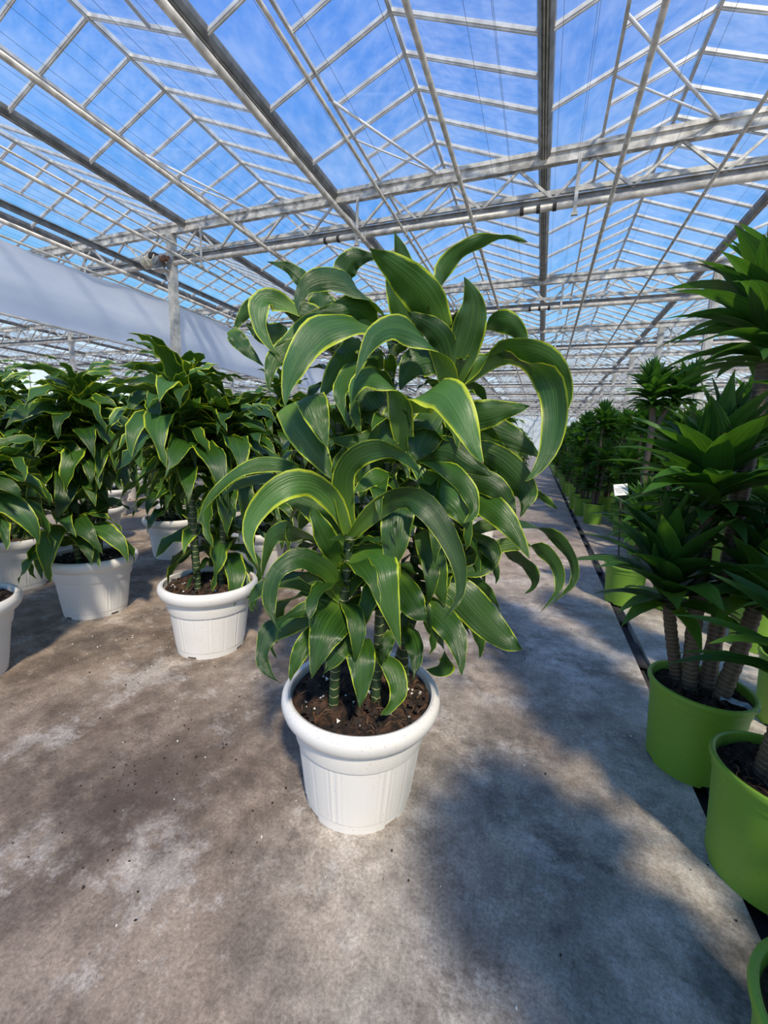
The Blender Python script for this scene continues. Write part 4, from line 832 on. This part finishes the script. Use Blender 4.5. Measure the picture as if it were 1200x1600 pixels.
def dorado_canes(seed, heads=None, n=42):
    r_ = random.Random(seed); out = []
    hs = heads or [(1.44, 0), (1.33, 2.1), (1.18, 4.2), (.66, 5.2)]
    a0 = r_.uniform(0, 6.28)
    for i, (h, a) in enumerate(hs):
        h *= r_.uniform(.94, 1.05); an = a0 + a + r_.uniform(-.4, .4); rb = r_.uniform(.05, .12); rt = rb + r_.uniform(.02, .12)
        p = [(rb * math.cos(an), rb * math.sin(an), .335), ((rb + rt) / 2 * math.cos(an + .1), (rb + rt) / 2 * math.sin(an + .1), .335 + (h - .335) * .55), (rt * math.cos(an), rt * math.sin(an), h)]
        out.append((p, (.60 if h > .9 else .35), n if h > .9 else int(n * .45), .017))
    return out
def compact_canes(seed, heads, n=46, z0=.30):
    r_ = random.Random(seed); out = []
    a0 = r_.uniform(0, 6.28)
    for i, (h, a) in enumerate(heads):
        an = a0 + a; rb = r_.uniform(.02, .06); rt = rb + r_.uniform(.02, .10)
        p = [(rb * math.cos(an), rb * math.sin(an), z0), ((rb + rt) / 2 * math.cos(an), (rb + rt) / 2 * math.sin(an), z0 + (h - z0) * .5), (rt * math.cos(an), rt * math.sin(an), h)]
        out.append((p, 1 - .24 / max(.3, h - z0), n, .022))
    return out

# ================================================================== the big plant in the middle
HX, HY = -0.463, 1.102
big = thing('potted_dracaena', 'largest dracaena with broad yellow-edged leaves in white pot, standing alone in the aisle', 'potted plant', (HX, HY, 0), 0)
pot_parts(big, True).rotation_euler = (0, 0, -1.93)
org = np.array((HX, HY, 0.0))
hero_canes = []
for path in HERO_CANES:
    path = [tuple(np.array(p) - org) for p in path]
    path[0] = (path[0][0], path[0][1], .335)
    hero_canes.append(obj('cane', cane_mesh(path, .016, M['cane'], 12, .03), big))
def resample(Q, n):
    P = smooth_path(Q, n); return np.array(P)
for q, (ci, wd, bf, pts) in enumerate(HERO_LEAVES):
    A = np.array(pts, float); n = 20
    P = resample(A[:, :3] - org, n); SD = resample(A[:, 3:], n)
    for _ in range(5): SD[1:-1] = (SD[:-2] + SD[1:-1] * 2 + SD[2:]) / 4
    b = MB(); b.add(*ribbon(P, SD, wd, bf, 8, .20, .0065, q * 1.7))
    obj('leaf', b.mesh('leaf', M['leaf_pale' if q in HERO_PALE else 'leaf'], True, True), hero_canes[ci])
# leaves deeper in the crown and round the back
view = Vector((-HX, -HY, 0)).normalized()
for ci, path in enumerate(HERO_CANES):
    path = [tuple(np.array(p) - org) for p in path]
    for p, cl_, az, sc in leaf_spots(path, .30 if ci else .45, 40 if ci else 18, 'd'):
        front = Vector((math.cos(az), math.sin(az), 0)).dot(view)
        sc *= (.52 if front > .35 else (.62 if front > -.3 else .80))
        if cl_ < 2: sc *= .75
        o = obj('leaf', ME_D[cl_][random.randrange(2)], hero_canes[ci], p)
        o.rotation_euler = (random.uniform(-.15, .15), random.uniform(-.15, .15), az); o.scale = (sc, sc, sc)

# ================================================================== the rows of dracaenas on the left
def dorado(x, y, label, seed, s=1.0, objects=True, group='dracaenas in white pots, left block', heads=None, detail=True, ls=1.0, n=42):
    t = thing('potted_dracaena', label, 'potted plant', (x, y, 0), 0, group)
    pot_parts(t, True, s, detail)
    random.seed(seed)
    grow(t, dorado_canes(seed, heads, n), 'd', ls, objects, .3)
    return t
NEARD = [
    (-1.611, 1.647, 'yellow-edged dracaena in white pot with a low side shoot, immediately left of the largest plant', 11, [(1.44, 0), (1.34, 2.2), (1.20, 4.0), (.62, 5.0)]),
    (-2.602, 1.689, 'yellow-edged dracaena in white pot, second to the left of the largest plant', 22, None),
    (-3.50, 1.73, 'yellow-edged dracaena in white pot, third to the left of the largest plant', 33, None),
    (-2.40, .92, 'yellow-edged dracaena whose white pot is cut by the left edge, before its row', 44, [(1.44, 0), (1.28, 2.0), (.98, 4.1)]),
    (-3.30, .95, 'yellow-edged dracaena reaching in from beyond the left edge of the photo', 47, None),
    (-2.17, 2.80, 'yellow-edged dracaena in second row, seen between the front-row pot and the largest plant', 55, None),
    (-3.18, 2.82, 'yellow-edged dracaena in second row, behind the gap between first two front-row pots', 66, None),
    (-4.20, 2.80, 'yellow-edged dracaena in second row, behind the third front-row pot', 77, None),
    (-1.16, 2.85, 'yellow-edged dracaena in second row, hidden mostly behind the largest plant', 88, None),
]
for x, y, lab, sd, hd in NEARD:
    dorado(x, y, lab, sd, 1.0, True, 'dracaenas in white pots, left block', hd, True, .88 if sd == 44 else 1.0, 58)
# farther ones: leaves too small to tell apart; three plants shared by all
protos = []
for i in range(3):
    random.seed(100 + i)
    lab = 'yellow-edged dracaena in white pot, in the rows farther back on the left'
    t = thing('potted_dracaena', lab, 'potted plant', (0, 0, 0), 0, 'far dracaenas, left block')
    pot_parts(t, True, 1.0, False); grow(t, dorado_canes(100 + i, None, 50), 'd', 1.0, False)
    protos.append(t)
def kids(o): return list(o.children)
KID = {p.name: [(k, kids(k)) for k in kids(p)] for p in protos}
def dup(proto, loc, rz, label, group, table):
    r = proto.copy(); COL.objects.link(r); r.location = loc; r.rotation_euler = (0, 0, rz); r['label'] = label; r['group'] = group
    for k, sub in table[proto.name]:
        c = copy_child(k, r)
        for g in sub: copy_child(g, c)
    return r
spots = [(-1.4 - 1.0 * i, 3.85) for i in range(6)] + [(-.62 - 1.0 * i, 4.95) for i in range(8)] + [(-.70 - i * 1.0, 6.1) for i in range(9)]
for k in range(12):
    spots += [(-.78 - i * 1.0, 7.2 + 1.1 * k) for i in range(3 if k > 2 else 9)]
first = [True] * 3
ORD = ['first', 'second', 'third', 'fourth', 'fifth', 'sixth', 'seventh', 'eighth', 'ninth', 'tenth', 'eleventh', 'twelfth']
nth = 0
for q, (x, y) in enumerate(spots):
    if abs(x + 8.86) < .5 and abs(y - 8.2) < .6: continue
    p = protos[q % 3]; x += random.uniform(-.04, .04); y += random.uniform(-.05, .05); rz = random.uniform(0, 6.28)
    lab = 'yellow-edged dracaena in white pot, in the rows farther back on the left' if x < -1.2 else 'yellow-edged dracaena in white pot, along the far left side of the aisle'
    if x >= -1.2:
        if nth < 12: lab = ORD[nth] + ' yellow-edged dracaena along the left aisle edge, counting away from the largest plant'
        nth += 1
    grp = 'far dracaenas, left block' if x < -1.2 else 'far dracaenas along the aisle'
    if first[q % 3]:
        first[q % 3] = False; p.location = (x, y, 0); p.rotation_euler = (0, 0, rz); p['label'] = lab; p['group'] = grp
    else: dup(p, (x, y, 0), rz, lab, grp, KID)

# ================================================================== compact dracaenas in green pots on the right
def compact(x, y, label, seed, canes, s=.965, objects=True, group='compact dracaenas in green pots, right side', detail=True, ls=1.1):
    random.seed(seed)
    t = thing('potted_compact_dracaena', label, 'potted plant', (x, y, 0), 0, group)
    pot_parts(t, False, s, detail)
    grow(t, canes, 'c', ls, objects, .10)
    return t
def cn(x, y, pts, n, zone=.17, r=.026):
    P = [(px - x, py - y, pz) for px, py, pz in pts]
    L = sum((Vector(P[i]) - Vector(P[i - 1])).length for i in range(1, len(P)))
    return (P, 1 - zone / L, n, r)
x, y = .633, 1.70
compact(x, y, 'tall dark compact dracaena in green pot by the drain, its top crown highest at right', 201, [
    cn(x, y, [(.60, 1.70, .29), (.58, 1.71, .6), (.575, 1.73, .98), (.57, 1.74, 1.16)], 100, .24),
    cn(x, y, [(.66, 1.72, .29), (.66, 1.74, .9), (.665, 1.76, 1.48), (.66, 1.76, 1.70)], 110, .26),
    cn(x, y, [(.575, 1.74, .29), (.52, 1.72, .5), (.475, 1.68, .68), (.455, 1.67, .76)], 66, .19, .022),
    cn(x, y, [(.68, 1.66, .29), (.72, 1.66, .6), (.74, 1.67, .80)], 50)])
x, y = .70, 1.285
compact(x, y, 'dark compact dracaena in the big green pot at the right edge of the photo', 202, [
    cn(x, y, [(.655, 1.29, .29), (.66, 1.26, .5), (.675, 1.21, .74)], 34),
    cn(x, y, [(.665, 1.25, .29), (.70, 1.26, .8), (.78, 1.30, 1.26)], 40),
    cn(x, y, [(.73, 1.33, .29), (.80, 1.36, .6), (.86, 1.38, .88)], 34)])
x, y = .555, .66
compact(x, y, 'dark compact dracaena in the green pot cut by the bottom right corner', 203, [
    cn(x, y, [(.58, .62, .29), (.62, .52, .7), (.64, .42, 1.15)], 40), cn(x, y, [(.57, .66, .29), (.64, .56, .6), (.68, .46, .85)], 50)])
x, y = .704, 3.487
compact(x, y, 'short compact dracaena in green pot with a white plant label', 204, [
    cn(x, y, [(.74, 3.50, .28), (.765, 3.51, .45), (.79, 3.50, .66), (.79, 3.5, .74)], 90, .24, .026)], .886)
x, y = 1.03, 3.50
compact(x, y, 'compact dracaena in green pot just right of the pot with the white label', 205, [
    cn(x, y, [(1.0, 3.47, .28), (1.05, 3.5, .55), (1.06, 3.5, .72)], 60), cn(x, y, [(1.05, 3.43, .28), (1.12, 3.45, .8), (1.16, 3.46, 1.05)], 46)], .86)
x, y = 1.36, 3.02
compact(x, y, 'compact dracaena in green pot behind the big dark one, at the right edge', 206, [
    cn(x, y, [(1.33, 3.0, .29), (1.28, 2.98, .7), (1.26, 2.96, 1.0)], 60), cn(x, y, [(1.4, 3.05, .29), (1.45, 3.1, .9), (1.46, 3.12, 1.35)], 50)])
x, y = 1.18, 5.25
compact(x, y, 'tall forked compact dracaena with two sunlit crowns above the other trees', 207, [
    cn(x, y, [(1.11, 5.2, .3), (1.09, 5.2, .9), (1.09, 5.2, 1.45), (1.03, 5.2, 1.90)], 150, .30, .034),
    cn(x, y, [(1.12, 5.22, 1.40), (1.24, 5.22, 1.68), (1.42, 5.2, 1.86)], 150, .30, .028),
    cn(x, y, [(1.25, 5.3, .3), (1.35, 5.3, .8), (1.4, 5.3, 1.0)], 40, .17, .026)])
# a block of the same plants beyond: crowns too far away to tell leaves apart
cprotos = []
for i, hd in enumerate(([(1.70, 0), (1.58, 2.8), (1.12, 1.3), (.75, 4.2)], [(1.62, 0), (1.08, 2.4), (.68, 4.0)], [(1.50, 0), (1.42, 3.1), (.98, 1.6), (.72, 4.6)])):
    random.seed(300 + i)
    t = thing('potted_compact_dracaena', 'x', 'potted plant', (0, 0, 0), 0, 'far compact dracaenas')
    pot_parts(t, False, .93, False); grow(t, compact_canes(300 + i, hd, 125), 'c', 1.0, False, .1); cprotos.append(t)
CK = {p.name: [(k, kids(k)) for k in kids(p)] for p in cprotos}
cs = [(.88, 7.22, 0), (.80, 8.0, 1), (.76, 8.75, 2), (1.18, 6.35, 1), (1.52, 5.75, 2), (1.9, 5.1, 0), (1.75, 4.2, 1), (2.2, 4.6, 2), (1.55, 6.7, 0), (1.30, 7.5, 1), (1.95, 6.2, 1), (2.35, 5.6, 0), (1.85, 7.4, 2), (2.4, 6.8, 1), (1.25, 8.6, 0), (1.8, 8.4, 1), (2.4, 8.0, 0), (2.9, 6.0, 2), (2.9, 7.2, 0), (2.7, 5.0, 1), (3.1, 8.4, 1)]
for k in range(24):
    cs.append((.80 + random.uniform(-.05, .05), 10.2 + .85 * k + (1.6 if k > 6 else 0), k % 3))
    if k < 12: cs += [(1.4, 9.6 + .9 * k, (k + 1) % 3), (2.0, 9.4 + .9 * k, (k + 2) % 3), (2.7, 9.5 + .9 * k, k % 3)]
firstc = [True] * 3
SOLO = {0: 'compact dracaena in the bright green pot nearest beyond the white label, beside the drain', 1: 'compact dracaena in green pot, second of the far edge row along the drain', 2: 'compact dracaena in green pot, third of the far edge row along the drain', 3: 'compact dracaena in bright green pot right behind the white label, set back from the drain'}
random.seed(55)
nth = 3
for q, (x, y, v) in enumerate(cs):
    p = cprotos[v]; rz = random.uniform(0, 6.28)
    if q in SOLO: lab, grp = SOLO[q], 'compact dracaenas in green pots, right side'
    elif x < 1.0:
        lab, grp = 'small far compact dracaena in green pot along the drain towards the end wall', 'far compact dracaenas along the drain'
        if nth < 12: lab = ORD[nth] + ' compact dracaena in the green pot row along the drain, counting from the label'
        nth += 1
    else: lab, grp = 'far compact dracaena in green pot inside the crowded right block', 'far compact dracaenas inside the block'
    if firstc[v]:
        firstc[v] = False; p.location = (x, y, 0); p.rotation_euler = (0, 0, rz); p['label'] = lab; p['group'] = grp
    else: dup(p, (x, y, 0), rz, lab, grp, CK)

# ------------------------------------------------------------------ small things
t = thing('plant_label', 'white card label on a thin dark stake in a green pot', 'label', (.640, 3.44, 0), 0)
b = MB(); b.tube([(0.0, 0, .29), (-.03, .01, .60), (-.055, .02, .90)], .0055, 6); obj('stake', b.mesh('stake', M['dark'], True), t)
b = MB(); b.box((0, 0, 0), (.10, .006, .085)); cd = obj('card', b.mesh('card', M['card']), t, (-.055, .005, .872)); cd.rotation_euler = (-.25, -.12, .32)
b = MB()
for i, (w_, z_) in enumerate(((.035, .024), (.07, .008), (.06, -.006), (.045, -.020))): b.box(((-.01 if i else 0), -.0038, z_), (w_, .001, .004))
obj('print', b.mesh('print', M['ink']), cd)
b = MB(); V = []; F = []
r_ = np.random.default_rng(9)
for j in range(4):
    for i in range(7): V.append((i * .017, j * .013, .012 * abs(math.sin(i * 1.3 + j)) + .002 * r_.random()))
for j in range(3):
    for i in range(6): a = j * 7 + i; F.append((a, a + 1, a + 8, a + 7))
b.add(V, F); sc = thing('plastic_scrap', 'crumpled clear plastic scrap lying on soil of the green pot beside the drain', 'scrap', (.665, 1.625, .312), -.5, None, b.mesh('plastic_scrap', M['scrap'], True))
def floor_bits(name, label, cat, spots, mtl, size, seed):
    r_ = np.random.default_rng(seed); b = MB(); OCT = np.array([(1, 0, 0), (-1, 0, 0), (0, 1, 0), (0, -1, 0), (0, 0, 1), (0, 0, -1)], float)
    for (x, y, rad, n) in spots:
        for i in range(n):
            sc_ = size * (.4 + r_.random() ** 2 * 1.2); A = np.array(Euler(r_.random(3) * 6.28).to_matrix())
            p = np.array((x + r_.normal(0, rad), y + r_.normal(0, rad), sc_ * .4))
            b.add((OCT * sc_ * (.5 + .6 * r_.random(3)) * .55) @ A.T + p, [(0, 2, 4), (2, 1, 4), (1, 3, 4), (3, 0, 4), (2, 0, 5), (1, 2, 5), (3, 1, 5), (0, 3, 5)])
    o = obj(name, b.mesh(name, mtl)); o['kind'] = 'stuff'; o['label'] = label; o['category'] = cat
floor_bits('perlite_grains', 'white perlite grains scattered on the floor around the left pots', 'grains', [(-1.95, 1.45, .18, 46), (-1.45, 1.35, .2, 20), (-2.4, 1.45, .15, 14), (-.45, .72, .3, 14), (-1.1, 1.1, .4, 22), (.3, 1.2, .3, 5)], M['perlite'], .0065, 21)
floor_bits('soil_crumbs', 'dark soil crumbs spilled on the concrete floor', 'crumbs', [(-1.15, .86, .14, 120), (-.95, 1.0, .2, 40), (-1.5, 1.35, .15, 30), (-.05, 2.3, .09, 50), (-.75, .72, .2, 14), (.3, 1.6, .5, 30), (.05, 1.0, .3, 16), (-1.8, 1.2, .3, 30)], M['crumb'], .006, 22)
# unseen plants extending the right-hand block, added outside the frame to shade the aisle
for q, (x, y, v) in enumerate(((1.12, .80, 0), (.90, -.16, 0), (1.15, 2.15, 2), (1.08, 1.26, 0), (1.45, .62, 0))):
    dup(cprotos[v], (x, y, 0), random.uniform(0, 6.28), 'unseen compact dracaena in green pot, added beyond the right edge for shade', 'unseen compact dracaenas beyond the right edge', CK)
